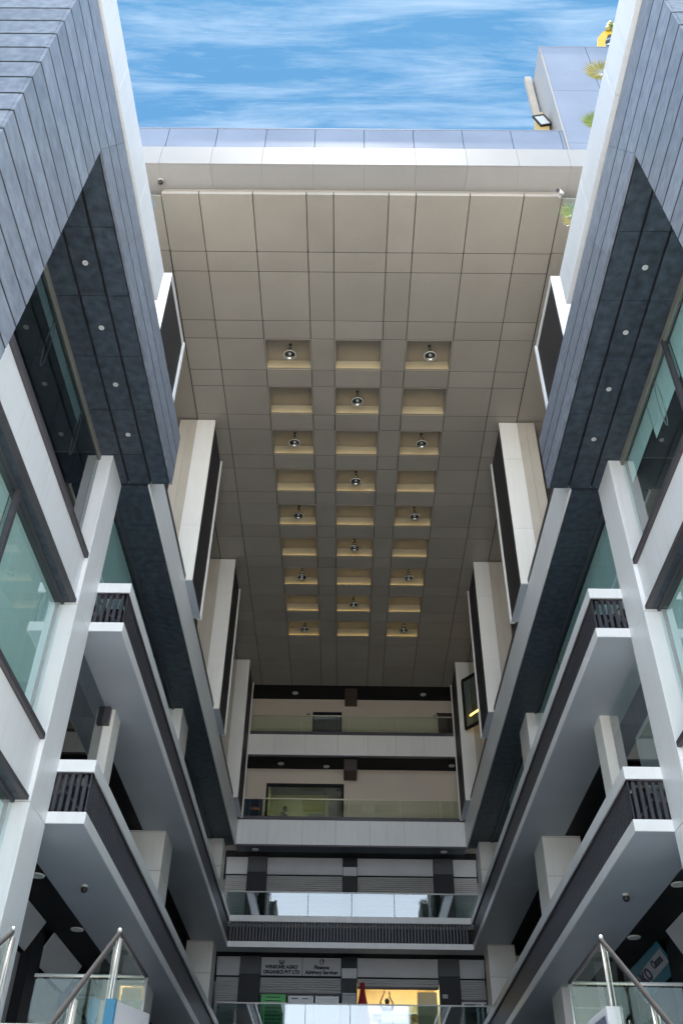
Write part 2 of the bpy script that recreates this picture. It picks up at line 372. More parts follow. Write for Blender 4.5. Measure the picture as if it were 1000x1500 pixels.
# ------------------------------------------------------------------ the two wings
def wing(s):
    side = SIDE[s]
    X = lambda u: C + s * u
    root = thing('office_wing', (X(6.5), 16, G), 'grey clad office wing with white bands and balconies along the %s of the court' % side, 'building', 'mirrored office wings either side of the court')
    def ub(mb, u0, u1, y0, y1, z0, z1): return mb.box(X(u0), X(u1), y0, y1, z0, z1)
    def U(name, u0, u1, y0, y1, z0, z1, m, parent=root, **k): return part(name, ub(MB(), u0, u1, y0, y1, z0, z1), M[m], parent, **k)
    # ---- near slab: stone planks with black joints, raking ends
    yn = lambda z: 5.27 + 0.035 * (z - 10.18)
    yf = lambda z: 7.54 - 0.094 * (13.95 - z)
    zs = [13.97 - 0.4655 * k for k in range(0, 14)]
    zs = [15.55, 14.95, 14.46] + zs
    core = MB(); core.prism([(yn(6) + .05, 6.0), (yf(6) - .05, 6.0), (yf(13.95) - .05, 13.95), (yf(13.95) - .05, 15.5), (yn(15.5) + .05, 15.5)], 'x', X(4.33), X(9))
    part('cladding_core', core, M['groove'], root)
    lo = 7.9
    for a, b in zip(zs[:-1], zs[1:]):
        if b < lo - .4: break
        z1_, z0_ = a - GAP, b + GAP
        if b >= 13.9:
            joints = [None, 9.45, 12.45, 15.67]
            yq = 7.54 + (0.5 * ((a + b) / 2 - 13.97))
            part('cladding_plank', MB().prism([(yn(z0_), z0_), (yf(13.95) - .003 + .45 * (z0_ - 13.97), z0_), (yf(13.95) - .003 + .45 * (z1_ - 13.97), z1_), (yn(z1_), z1_)], 'x', X(4.29), X(4.335)), M['clad'], root)
            y0 = None
            for y1 in joints[1:]:
                if y0 is None:
                    pl = [(yf(13.95) + .003 + .45 * (z0_ - 13.97), z0_), (y1 + .4 * (z0_ - 13.97) - .003, z0_), (y1 + .4 * (z1_ - 13.97) - .003, z1_), (yf(13.95) + .003 + .45 * (z1_ - 13.97), z1_)]
                else:
                    e = 0 if y1 > 15 else .4
                    pl = [(y0 + .4 * (z0_ - 13.97) + .003, z0_), (y1 + e * (z0_ - 13.97) - .003, z0_), (y1 + e * (z1_ - 13.97) - .003, z1_), (y0 + .4 * (z1_ - 13.97) + .003, z1_)]
                part('cladding_plank', MB().prism(pl, 'x', X(4.29), X(4.335)), M['clad'], root); y0 = y1
        else:
            part('cladding_plank', MB().prism([(yn(z0_), z0_), (yf(z0_), z0_), (yf(z1_), z1_), (yn(z1_), z1_)], 'x', X(4.29), X(4.335)), M['clad'], root)
        # the plank's return along the front
        part('cladding_plank', MB().prism([(yn(z0_) - .005, z0_), (yn(z1_) - .005, z1_), (yn(z1_) + .045, z1_), (yn(z0_) + .045, z0_)], 'x', X(4.337), X(9)), M['clad'], root)
    gk = MB()
    for zj in zs[1:]:
        if zj < lo - .4: break
        e1 = 15.66 if zj > 13.98 else yf(zj) - .004
        ub(gk, 4.2945, 4.33, yn(zj) + .01, e1, zj - GAP, zj + GAP)
        ub(gk, 4.342, 9, yn(zj) - .001, yn(zj) + .03, zj - GAP, zj + GAP)
    part('joint_gasket', gk, M['groove'], root)
    # raking return of the near slab (faces up the court)
    part('slab_return', MB().prism([(yf(lo - 2) - .045, lo - 2), (yf(lo - 2), lo - 2), (yf(13.95), 13.95), (yf(13.95) - .045, 13.95)], 'x', X(4.34), X(9)), M['dark_soffit'], root)
    # fascia core beyond the slab, canopy deck
    U('canopy_core', 4.335, 5.9, 7.6, 15.62, 14.07, 15.5, 'groove')
    U('canopy_end', 4.335, 5.9, 15.625, 15.67, 14.03, 15.53, 'clad')
    ys = [7.45, 8.98, 10.43, 11.88, 13.32, 14.68, 15.66]
    us = [4.335, 4.765, 5.265, 5.76]
    for i in range(len(ys) - 1):
        for j in range(3):
            U('soffit_panel', us[j] + GAP, us[j + 1] - GAP, ys[i] + .006, ys[i + 1] - .006, 14.0, 14.05, 'dark_soffit')
    # ---- white parapet band above the planks
    pu = 4.20 if s > 0 else 4.24
    yy = [5.0, 7.35, 9.5, 11.70]
    for a, b in zip(yy[:-1], yy[1:]):
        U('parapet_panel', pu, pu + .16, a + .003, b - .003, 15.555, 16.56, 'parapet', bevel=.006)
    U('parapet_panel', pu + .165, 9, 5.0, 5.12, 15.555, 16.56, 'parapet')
    U('parapet_core', pu + .1, 6.0, 5.13, 11.66, 15.552, 15.60, 'trim')
    U('roof_deck', 4.6, 12, 5.3, 13.2, 15.5, 15.55, 'paving')
    # ---- column at the balcony ends, in storey-high casings
    zc = [G, 2.0, 6.08, 10.02, 14.0]
    for cy0, cy1, u0, u1, top in ((14.71, 15.72, 5.455, 6.3, 14.0), (26.34, 27.7, 5.44, 6.55, 14.0), (37.40, 38.5, 5.22, 6.25, 14.0)):
        for a, b in zip(zc[:-1], zc[1:]):
            h = [a, b] if cy0 < 20 else [a, a + (b - a) * .72, b]
            for p_, q_ in zip(h[:-1], h[1:]):
                U('column_casing', u0, u1, cy0, cy1, p_ + .005, q_ - .005, 'white' if cy0 < 20 else 'cream', bevel=.008)
        U('column_core', u0 + .02, u1 - .02, cy0 + .02, cy1 - .02, G, 13.99, 'groove')
    U('corner_post', 5.525, 5.755, 19.0, 19.6, Z1 + .91, Z2 - .002, 'cream', bevel=.006)
    # ---- glazed bays of the near wall: white spandrels, dark trims, windows
    Y0 = 3.0
    for k, zt in enumerate((Z2, Z1, 2.15)):
        # spandrel at this floor: band bottom zt, top zt+1.08
        sp = U('spandrel', 5.60, 5.72, Y0, 14.70, zt + .02, zt + 1.16, 'groove')
        jy = [Y0, 6.0, 8.9, 11.8, 14.70]
        for a, b in zip(jy[:-1], jy[1:]):
            U('spandrel_panel', 5.535, 5.598, a + .004, b - .004, zt + .075, zt + 1.075, 'white', sp)
        U('lower_trim', 5.490, 5.60, Y0, 14.70, zt, zt + .072, 'trim', sp)
        U('sill_trim', 5.462, 5.60, Y0, 14.70, zt + 1.085, zt + 1.19, 'trim', sp)
        U('soffit_strip', 5.602, 5.75, Y0, 14.70, zt - .0, zt + .02, 'dark_soffit', sp)
    for k, (zb, zt) in enumerate(((Z2 + 1.19, Z3), (Z1 + 1.19, Z2), (2.15 + 1.19, Z1))):
        upper = k == 0
        w = U('window_frame', 5.70, 5.78, Y0, 14.70, zb - .02, zb + .03, 'trim')
        U('head_frame', 5.71, 5.79, Y0, 14.70, zt - (.16 if upper else .05), zt - .004, 'frame_grey' if upper else 'trim', w)
        py = [Y0, 4.7, 6.14, 7.58, 9.02, 10.46, 11.9, 13.34, 14.70]
        for a, b in zip(py[:-1], py[1:]):
            U('pane', 5.735, 5.747, a + .006, b - .006, zb + .03, zt - (.16 if upper else .05), 'glass_dark' if (upper and s < 0) else 'glass_teal', w)
        if k == 1: U('mullion', 5.66, 5.76, 11.38, 11.47, zb, zt, 'trim', w)
        if k == 0 and s > 0: U('mullion', 5.69, 5.77, 11.24, 11.33, zb, zt - .1, 'trim', w)
        # blinds behind the panes
        bl = {(-1, 0): [(9.02, 10.9, .30), (10.95, 13.3, .34)],
              (-1, 1): [(3, 11.4, 2.75), (11.45, 14.6, 2.75)], (-1, 2): [(3, 14.6, 2.6)],
              (1, 0): [(3, 11.25, 2.2), (11.3, 12.95, .95), (12.98, 14.65, .62)],
              (1, 1): [(3, 11.0, 2.7), (13.4, 14.6, 2.7)], (1, 2): [(3, 14.6, 2.6)]}[(s, k)]
        for a, b, dr in bl:
            U('roller_blind', 5.84, 5.846, a, b, zt - .12 - dr, zt - .12, 'blind', w)
        if k == 0:
            for yc in ((10.95, 13.28) if s < 0 else (12.3,)):
                pts = [(X(5.82), yc + .10 * math.sin(t_ / 12 * 2 * math.pi), zt - .75 + .62 * math.cos(t_ / 12 * 2 * math.pi)) for t_ in range(13)]
                part('blind_chain', MB().tube(pts, .009, 5), M['chain'], w)
        # the room behind
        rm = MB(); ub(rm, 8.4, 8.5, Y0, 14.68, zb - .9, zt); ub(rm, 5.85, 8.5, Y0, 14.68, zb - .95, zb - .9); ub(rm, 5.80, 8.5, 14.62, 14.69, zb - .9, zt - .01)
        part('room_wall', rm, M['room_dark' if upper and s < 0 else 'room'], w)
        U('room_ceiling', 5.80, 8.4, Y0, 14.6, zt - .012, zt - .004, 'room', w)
    # ---- balconies at levels 1 and 2
    for zb in (Z1, Z2):
        y1 = YB if zb == Z2 else YB
        bal = U('balcony', 4.80, 6.10, 15.73, 38.9, zb + .008, zb + .19, 'slab_soffit')
        jl = [15.72, 18.15, 20.6, 23.05, 25.5, 27.95, 30.4, 32.85, 35.4, YB]
        us_ = [15.73, 19.2, 23.0, 26.8, 30.6, 34.4, 38.1]
        for a, b in zip(us_[:-1], us_[1:]):
            U('soffit_sheet', 4.80, 6.10, a + .0015, b - .0015, zb, zb + .007, 'slab_soffit', bal)
        for ya_, yb_ in zip(jl[:-1], jl[1:]): U('slab_edge', 4.775, 4.798, ya_ + .0025, yb_ - .0025, zb, zb + .205, 'white', bal)
        U('slab_edge', 4.775, 5.453, 15.695, 15.718, zb, zb + .205, 'white', bal)
        for ya_, yb_ in zip(jl[:-1], jl[1:]): U('coping', 4.775, 4.98, ya_ + .0025, yb_ - .0025, zb + .95, zb + 1.18, 'white', bal)
        U('coping', 4.775, 5.453, 15.695, 15.718, zb + .95, zb + 1.18, 'white', bal)
        U('coping_underside', 4.80, 4.98, 15.72, YB, zb + .925, zb + .948, 'trim', bal)
        U('coping_underside', 4.80, 5.453, 15.722, 15.9, zb + .925, zb + .948, 'trim', bal)
        sl = MB(); y = 15.90
        while y < 38.05:
            ub(sl, 4.835, 4.875, y, y + .075, zb + .205, zb + .925); y += .127
        part('louver_slats', sl, M['louver'], bal, kind='stuff')
        u = 5.375; k_ = 0
        while u > 4.86:
            U('louver_slat', u, u + .062, 15.76, 15.80, zb + .2055, zb + .924, 'louver', bal); u -= .122; k_ += 1
        part('corner_slat', ub(MB(), 4.815, 4.835, 15.75, 15.84, zb + .2055, zb + .924), M['louver'], bal)
        br = MB(); br.bar((X(5.43), 15.86, zb + .84), (X(4.9), 15.86, zb + .24), .05, .03)
        part('brace', br, M['louver'], bal)
        U('void_shade_sheet', 5.02, 5.04, 16.3, 38.1, zb + .2, zb + .94, 'black', bal)  # black sheet painted in for the shade of the void behind the slats
        U('void_shade_sheet', 5.04, 5.44, 16.3, 16.34, zb + .2, zb + .94, 'black', bal)  # same painted shade behind the end slats
        U('floor_finish', 5.05, 7.4, 16.35, 44, zb + .80, zb + .90, 'room', bal)
        # corridor ceiling beyond the slab strip
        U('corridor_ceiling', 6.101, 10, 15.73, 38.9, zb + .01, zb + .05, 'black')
    # corridor shop wall levels ground, 1, 2
    for zf, zt in ((T_LAND, Z1), (Z1 + .9, Z2)):
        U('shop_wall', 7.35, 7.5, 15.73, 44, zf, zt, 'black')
    # glazed corner shop on levels 1 (under slab 2)
    gz = U('shop_window_frame', 5.70, 5.78, 15.73, 19.0, Z1 + .9, Z1 + 1.0, 'trim')
    U('pane', 5.735, 5.747, 15.74, 17.35, Z1 + 1.0, Z2 - .004, 'glass_teal' if s > 0 else 'glass_dark', gz)
    U('pane', 5.735, 5.747, 17.36, 18.99, Z1 + 1.0, Z2 - .004, 'glass_teal' if s > 0 else 'glass_dark', gz)
    U('pane', 5.76, 7.3, 19.3, 19.312, Z1 + 1.0, Z2 - .05, 'glass_dark', gz)
    U('display_panel', 6.0, 6.06, 16.0, 17.2 if s < 0 else 18.3, Z1 + 1.4, Z2 - .9, 'board', gz)
    if s < 0: U('header_box', 5.60, 5.86, 18.85, 19.3, Z2 - .42, Z2 - .004, 'trim', gz)
    # level 2 glazing under the dark soffit
    gz = U('window_frame', 5.71, 5.79, 15.73, 37.39, Z2 + 1.16, Z2 + 1.22, 'trim')
    py = [15.73, 17.2, 18.65, 20.1, 21.6, 23.1, 24.7, 26.33]
    for a, b in zip(py[:-1], py[1:]): U('pane', 5.735, 5.747, a + .006, b - .006, Z2 + 1.22, Z3 - .05, 'glass_teal', gz)
    py = [27.71, 29.6, 31.5, 33.4, 35.4, 37.39]
    for a, b in zip(py[:-1], py[1:]): U('pane', 5.735, 5.747, a + .006, b - .006, Z2 + 1.22, Z3 - .05, 'glass_teal', gz)
    U('head_frame', 5.71, 5.79, 15.73, 37.39, Z3 - .05, Z3 - .004, 'trim', gz)
    for a, b, d in ((15.8, 20.0, 2.4), (20.05, 23.0, 1.9), (23.1, 26.3, 2.3), (27.8, 33, 1.6)):
        U('roller_blind', 5.84, 5.846, a, b, Z3 - .08 - d, Z3 - .08, 'blind', gz)
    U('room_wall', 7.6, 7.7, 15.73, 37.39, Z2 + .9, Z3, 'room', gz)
    # ---- fascia and dark soffit of level 3
    yy = [15.72, 20.2, 24.7, 29.2, 33.7, YB]
    for a, b in zip(yy[:-1], yy[1:]):
        U('fascia_panel', 4.805, 4.85, a + .004, b - .004, Z3, 15.10, 'white')
    U('fascia_core', 4.855, 4.95, 15.75, YB, Z3 + .06, 15.12, 'groove')
    U('fascia_trim', 4.795, 4.95, 15.72, YB + .1, 15.12, 15.26, 'trim')
    y = 15.72
    while y < 38.0:
        y2 = min(y + 1.44, 38.2)
        U('soffit_panel', 4.86, 5.73, y + .006, y2 - .006, Z3, Z3 + .05, 'dark_soffit'); y += 1.44
    U('floor_deck', 4.9, 9, 15.75, 38.2, Z3 + .055, Z3 + .75, 'groove')
    # ---- portal side: screened boxes, recessed walls
    for i, (ya, yb, zt) in enumerate(((13.34, 15.5, 18.85), (20.90, 22.85, ZR - .03), (28.39, 30.35, ZR - .03), (35.85, 37.9, ZR - .03))):
        bx_ = U('screen_box', 4.66, 5.15, ya + .06, yb - .02, 15.14, zt - .05, 'groove')
        hh = [15.10, 17.1, 19.9, zt] if zt > 20 else [15.10, 17.3, zt]
        for a, b in zip(hh[:-1], hh[1:]):
            U('front_panel', 4.60, 5.18, ya, ya + .05, a + .003, b - .003, 'cream' if i else 'white', bx_)
        U('bottom_panel', 4.60, 5.18, ya + .052, yb, 15.10, 15.13, 'slab_soffit', bx_)
        U('far_frame', 4.575, 4.72, yb, yb + .09, 15.10, zt, 'cream' if i else 'white', bx_)
        if i == 0: U('top_frame', 4.60, 4.72, ya + .055, yb - .002, zt - .07, zt - .004, 'white', bx_)
        bl = MB(); z = 15.18
        while z < zt - .1:
            bl.prism([(ya + .055, z), (ya + .055, z + .05), (yb - .02, z + .05), (yb - .02, z)], 'x', X(4.625), X(4.655)); z += .085
        part('screen_blades', bl, M['mesh'], bx_, kind='stuff')
        if i:
            U('pier_wall', 5.185, 5.45, ya + .01, yb - .1, 15.2, ZR - .02, 'beige_wall')
            U('pier_wall', 5.455, 5.74, ya + .01, yb - .1, 15.2, ZR - .02, 'beige_wall')
    U('upper_wall', 6.6, 9.0, YF + .2, YW, 15.2, 23.5, 'beige_wall')
    return root
wings = {s: wing(s) for s in (-1, 1)}
RW, LW = wings[1], wings[-1]
# right wing only: a side-hung sash standing open at level 4
f = MB()
def sash(f, a, b, c_, d, t_):
    for p, q in ((a, b), (b, c_), (c_, d), (d, a)): f.bar(p, q, t_, t_)
sash(f, (5.05, 35.62, 18.12), (5.05, 35.62, 20.42), (5.75, 34.7, 20.42), (5.75, 34.7, 18.12), .10)
ow = part('open_window', f, M['black'], RW, label='open black framed sash angled out of the wall')
part('pane', MB().prism([(5.06, 35.61), (5.74, 34.71), (5.745, 34.72), (5.065, 35.62)], 'z', 18.16, 20.38), M['glass_dark'], ow)
part('lamp_reflection', MB().bar((5.24, 35.36, 18.62), (5.74, 34.70, 18.70), .03, .05), M['amber'], ow)  # glowing bar imitates a yellow lamp mirrored in the pane

# ------------------------------------------------------------------ back block
BB = thing('back_block', (C, 40, G), 'recessed gallery floors with glass balustrades closing the far end of the court', 'building')
def B(name, x0, x1, y0, y1, z0, z1, m, parent=BB, **k): return part(name, MB().box(C + x0, C + x1, y0, y1, z0, z1), M[m], parent, **k)
W3 = 4.805
# level 3 and 4 fascias
for (z0, z1, hw, xs, m) in ((Z3, 15.10, W3, [-4.80, -3.49, -2.05, -.64, .78, 2.24, 3.65, 4.80], 'white'), (Z4, 19.04, 4.72, [-4.72, -3.45, -2.07, -.62, .73, 2.0, 3.23, 4.72], 'cream')):
    for a, b in zip(xs[:-1], xs[1:]):
        B('fascia_panel', a + .004, b - .004, YB, YB + .05, z0 + .06, z1, m)
    B('fascia_core', -hw, hw, YB + .055, YB + .2, z0 + .02, z1, 'groove')
    B('fascia_trim', -hw, hw, YB - .01, YB + .12, z1 + .015, z1 + .155, 'trim')
    B('lower_trim', -hw + .002, hw - .002, YB - .012, YB + .1, z0 - .01, z0 + .055, 'trim')
# floors, ceilings, shop wall
for zc_ in (Z2, Z3):
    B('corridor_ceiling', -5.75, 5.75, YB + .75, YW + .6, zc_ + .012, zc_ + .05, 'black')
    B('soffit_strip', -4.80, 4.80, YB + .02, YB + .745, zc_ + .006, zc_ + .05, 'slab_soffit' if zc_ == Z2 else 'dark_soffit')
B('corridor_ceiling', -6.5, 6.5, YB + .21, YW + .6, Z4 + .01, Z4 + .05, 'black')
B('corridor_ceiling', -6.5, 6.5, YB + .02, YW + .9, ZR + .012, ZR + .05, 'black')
for zf in (Z1 + .8, Z2 + .8, Z3 + 1.0, Z4 + .95):
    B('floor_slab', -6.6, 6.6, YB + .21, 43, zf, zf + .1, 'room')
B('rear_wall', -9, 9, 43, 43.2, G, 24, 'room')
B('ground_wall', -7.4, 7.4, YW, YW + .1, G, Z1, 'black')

# level 2 balcony of the back: slab edge, slats, coping
bal = B('balcony', -4.78, 4.78, YB + .025, YB + 1.2, Z2 + .055, Z2 + .19, 'slab_soffit')
B('slab_edge', -4.775, 4.775, YB - .0, YB + .022, Z2, Z2 + .205, 'white', bal)
B('coping', -4.775, 4.775, YB, YB + .2, Z2 + .95, Z2 + 1.18, 'white', bal)
B('coping_underside', -4.77, 4.77, YB + .03, YB + .2, Z2 + .925, Z2 + .948, 'trim', bal)
x = -4.70; me = None
while x < 4.66:
    o = part('louver_slat', MB().box(-.034, .034, YB + .05, YB + .10, Z2 + .206, Z2 + .924), M['louver'], bal) if me is None else link('louver_slat', me, None, bal)
    me = o.data; o.location.x = C + x; x += .127
B('void_shade_sheet', -4.75, 4.75, YB + .3, YB + .32, Z2 + .2, Z2 + .93, 'black', bal)  # shade between the back slats, drawn as a black sheet
bal1 = B('balcony', -4.78, 4.78, YB + .025, YB + 1.2, Z1 + .055, Z1 + .19, 'slab_soffit')
B('slab_edge', -4.775, 4.775, YB, YB + .022, Z1, Z1 + .205, 'white', bal1)
B('coping', -4.775, 4.775, YB, YB + .2, Z1 + .95, Z1 + 1.18, 'white', bal1)
B('louver_panel', -4.75, 4.75, YB + .05, YB + .1, Z1 + .206, Z1 + .924, 'louver', bal1)

# glass balustrades
def balustrade(xs, z0, z1, yb, rail, parent=BB):
    r = part('handrail', MB().box(C + xs[0], C + xs[-1], yb - .022, yb + .028, z1 - .045, z1), M[rail], parent)
    for a, b in zip(xs[:-1], xs[1:]):
        part('glass_pane', MB().box(C + a + .012, C + b - .012, yb - .004, yb + .006, z0, z1 - .046), M['glass_rail' if z1 < 13 else 'glass_clear'], r)
    return r
balustrade([-4.99, -3.2, -1.70, .045, 1.75, 3.4, 5.2], Z2 + 1.18, 12.17, YB + .06, 'steel')
balustrade([-4.99, -3.2, -1.66, .015, 1.6, 3.4, 5.2], Z1 + 1.18, 8.12, YB + .06, 'steel')
balustrade([-4.56, -2.3, -.1, 2.1, 4.56], 15.26, 16.07, YB + .05, 'rail_gold')
balustrade([-4.56, -2.3, -.1, 2.1, 4.56], 19.20, 20.03, YB + .05, 'rail_gold')

# corridor walls with openings -------------------------------------------------
def wall_with_openings(z0, z1, ops, m, x0=-6.6, x1=6.6):
    ops = sorted(ops); x = x0; mb = MB()
    for a, b, c_, d in ops:
        mb.box(C + x, C + a, YW, YW + .12, z0, z1); mb.box(C + a, C + b, YW, YW + .12, d, z1)
        if c_ > z0: mb.box(C + a, C + b, YW, YW + .12, z0, c_)
        x = b
    mb.box(C + x, C + x1, YW, YW + .12, z0, z1)
    return part('corridor_wall', mb, M[m], BB)
wall_with_openings(Z4 + 1.05, ZR, [(-1.84, -.46, Z4 + 1.05, 20.88), (4.07, 5.2, Z4 + 1.05, 20.85)], 'corridor')
wall_with_openings(Z3 + 1.1, Z4, [(-3.78, -.34, Z3 + 1.1, 17.30), (-4.8, -3.9, Z3 + 1.1, 16.55)], 'corridor')
# level 5 door, level 4 window
d = B('door_frame', -1.84, -.46, YW - .02, YW + .1, 20.78, 20.88, 'black')
B('jamb', -1.84, -1.76, YW - .02, YW + .1, Z4 + 1.05, 20.78, 'black', d); B('jamb', -.54, -.46, YW - .02, YW + .1, Z4 + 1.05, 20.78, 'black', d)
B('pane', -1.76, -.54, YW + .03, YW + .04, Z4 + 1.05, 20.78, 'glass_dark', d)
B('dark_room', -2.2, 0, 41.5, 41.6, Z4 + 1, ZR, 'room_dark', d)
d2 = B('door', 4.07, 5.2, YW + .03, YW + .08, Z4 + 1.05, 20.83, 'wood')
B('door_frame', 4.02, 5.2, YW - .02, YW + .02, 20.83, 20.90, 'black', d2)
wn_ = B('window_frame', -3.80, -.32, YW - .03, YW + .1, 17.18, 17.30, 'black')
for a in (-3.80, -.42): B('jamb', a, a + .1, YW - .03, YW + .1, Z3 + 1.1, 17.18, 'black', wn_)
B('pane', -3.70, -.42, YW + .03, YW + .04, Z3 + 1.1, 17.18, 'glass_dark', wn_)
B('office_wall', -4.6, .2, 42.4, 42.5, Z3 + 1.1, Z4, 'office_green', wn_)
B('office_wall', -3.95, -3.8, YW + .13, 42.4, Z3 + 1.1, Z4, 'office_green', wn_)
B('office_cabinet', -2.0, -1.2, 41.9, 42.3, Z3 + 1.1, 16.9, 'room', wn_)
B('office_partition', -1.05, -.4, 41.2, 41.3, Z3 + 1.1, 17.6, 'room', wn_)
B('office_light', -3.2, -1.4, 40.6, 40.9, 17.88, 17.92, 'tube_dim', wn_)
# ceiling beams on the centre line
for zc_, h in ((Z4, .52), (ZR, .36)):
    B('ceiling_beam', -.33, .25, YB + .25, YW - .002, zc_ - h, zc_ + .008, 'wood')

# shopfront bays of levels 1 and 2: tilted sign boards, pilasters, shutters
bays = [(-5.3, -4.36), (-3.55, -.33), (.28, 3.51), (4.33, 5.35)]
pil = [(-4.36, -3.55), (-.33, .28), (3.51, 4.33)]
def tilt_board(name, x0, x1, z0, z1, m, parent=BB):
    return part(name, MB().prism([(YW - .03, z1), (YW + .16, z0), (YW + .20, z0), (YW + .01, z1)], 'x', C + x0, C + x1), M[m], parent)
for lev, (zf, zt) in enumerate(((Z1 + .9, Z2), (Z2 + .9, Z3))):
    B('shop_head', -6.6, 6.6, YW + .21, YW + .35, zt - .85, zt, 'black')
    for i, (a, b) in enumerate(pil):
        B('pilaster', a, b, YW - .10, YW + .3, zf, zt + .005, 'pilaster')
        if i != 1: B('pilaster_board', a + .01, b - .01, YW - .125, YW - .102, zt - .66, zt - .02, 'pil_board')
        else: B('pilaster_board', a + .01, b - .01, YW - .125, YW - .102, zt - .78, zt - .42, 'board')
    for i, (a, b) in enumerate(bays):
        if not (lev == 0 and i == 1): tilt_board('sign_board', a + .015, b - .015, zt - .66, zt - .02, 'board')
        bottom = {(0, 0): zf, (0, 1): 8.80, (0, 2): 9.06, (0, 3): 8.62}.get((lev, i), zf)
        sh = MB(); z = zt - .72
        while z > bottom:
            z2 = max(z - .085, bottom - .001)
            sh.prism([(YW + .19, z), (YW + .165, z - .02), (YW + .165, z2 + .02), (YW + .19, z2 + .004), (YW + .22, z2 + .004), (YW + .22, z)], 'x', C + a + .02, C + b - .02); z -= .085
        s_ = part('shutter', sh, M['shutter'], BB)
        B('bottom_bar', a + .02, b - .02, YW + .14, YW + .23, bottom - .05, bottom - .002, 'trim', s_)
# glazed shopfront, level 1 bay 2
sf = B('shopfront_frame', -3.53, -.35, YW + .24, YW + .30, 8.70, 8.80, 'trim')
for a in (-3.53, -2.50, -1.42, -.43): B('mullion', a, a + .08, YW + .24, YW + .30, Z1 + .9, 8.70, 'black', sf)
for a, b in ((-3.45, -2.50), (-2.42, -1.42), (-1.34, -.43)): B('pane', a, b, YW + .265, YW + .275, Z1 + .9, 8.70, 'glass_dark', sf)
B('shop_interior', -3.6, -.3, 42.6, 42.7, Z1 + .9, Z2, 'room', sf)
# yellow shop, level 1 bay 3
ys_ = B('shop_interior', .20, 3.6, 42.6, 42.7, Z1 + .9, Z2 - .1, 'shop_yellow')
B('side_wall', .12, .22, YW + .36, 42.6, Z1 + .9, Z2 - .1, 'shop_yellow', ys_); B('side_wall', 3.56, 3.66, YW + .36, 42.6, Z1 + .9, Z2 - .1, 'shop_yellow', ys_)
B('shop_ceiling', .22, 3.56, YW + .36, 42.6, 9.62, 9.68, 'shop_yellow', ys_)
B('wall_shelf', 1.0, 3.3, 42.2, 42.55, 8.62, 8.68, 'poster_white', ys_)
B('wall_niche', 1.2, 2.5, 42.5, 42.58, 7.2, 8.45, 'room', ys_)
B('tube_light', .8, 3.2, 40.6, 40.75, 9.56, 9.61, 'tube_light', ys_)
B('shop_pillar', 2.66, 3.45, YW + .5, YW + .62, Z1 + .9, 8.95, 'shop_yellow', ys_)
gf = B('glass_front_frame', .30, 3.49, YW + .24, YW + .29, 8.98, 9.04, 'trim')
B('pane', 1.26, 2.30, YW + .26, YW + .27, Z1 + .9, 8.2, 'glass_rail', gf)
# glass door of the last bay
dr = B('door', 4.36, 5.32, YW + .24, YW + .29, 8.50, 8.62, 'poster_white')
for a in (4.36, 5.12): B('door_stile', a, a + .1, YW + .24, YW + .29, Z1 + .9, 8.50, 'poster_white', dr)
B('pane', 4.46, 5.12, YW + .26, YW + .27, Z1 + .9, 8.50, 'glass_teal', dr)
B('door_room', 4.2, 5.8, 41.6, 41.7, Z1 + .9, Z2, 'room', dr)

# ------------------------------------------------------------------ roof that bridges the court
RF = thing('bridging_roof', (C, 25, ZR), 'high beige coffered ceiling slab with white fascia bridging the two wings', 'roof')
def F(name, x0, x1, y0, y1, z0, z1, m, parent=RF, **k): return part(name, MB().box(C + x0, C + x1, y0, y1, z0, z1), M[m], parent, **k)
ux = [-5.18, -4.2, -2.81, -1.42, -.715, .715, 1.42, 2.81, 4.2, 5.18]
rows = [12.82, 14.55, 15.19, 16.88]
cof = []
for k in range(9):
    a = 17.55 + 1.8935 * k; rows += [a, a + 1.225]; cof.append((len(rows) - 2))
rows += [34.57, 35.87, 36.44, 38.16]
g = .011
for r in range(len(rows) - 1):
    for c_ in range(9):
        x0, x1, y0, y1 = ux[c_], ux[c_ + 1], rows[r], rows[r + 1]
        if r in cof and c_ in (2, 4, 6):
            # an open coffer, half a metre deep
            e = .012
            w = MB()
            w.box(C + x0 - .0, C + x0 + .03, y0 + e, y1 - e, ZR + .0, ZR + .44); w.box(C + x1 - .03, C + x1, y0 + e, y1 - e, ZR + .0, ZR + .44)
            w.box(C + x0 + .031, C + x1 - .031, y0 + e, y0 + e + .03, ZR + .0, ZR + .44)
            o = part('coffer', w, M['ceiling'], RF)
            F('coffer_lip', x0 + .031, x1 - .031, y1 - e - .03, y1 - e, ZR, ZR + .44, 'lip_glow', o)
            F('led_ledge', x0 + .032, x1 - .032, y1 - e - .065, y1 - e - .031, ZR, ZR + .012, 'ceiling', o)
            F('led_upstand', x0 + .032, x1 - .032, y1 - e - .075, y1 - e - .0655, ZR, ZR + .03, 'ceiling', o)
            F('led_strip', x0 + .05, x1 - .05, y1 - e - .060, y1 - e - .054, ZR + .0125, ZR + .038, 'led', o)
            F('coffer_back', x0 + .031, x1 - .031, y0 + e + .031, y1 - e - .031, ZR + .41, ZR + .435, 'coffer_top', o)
        else:
            lip = r == 0
            F('ceiling_panel', x0 + g, x1 - g, y0 + (0 if lip else g), y1 - g, ZR, ZR + (.13 if lip else .014), 'ceiling', bevel=.003)
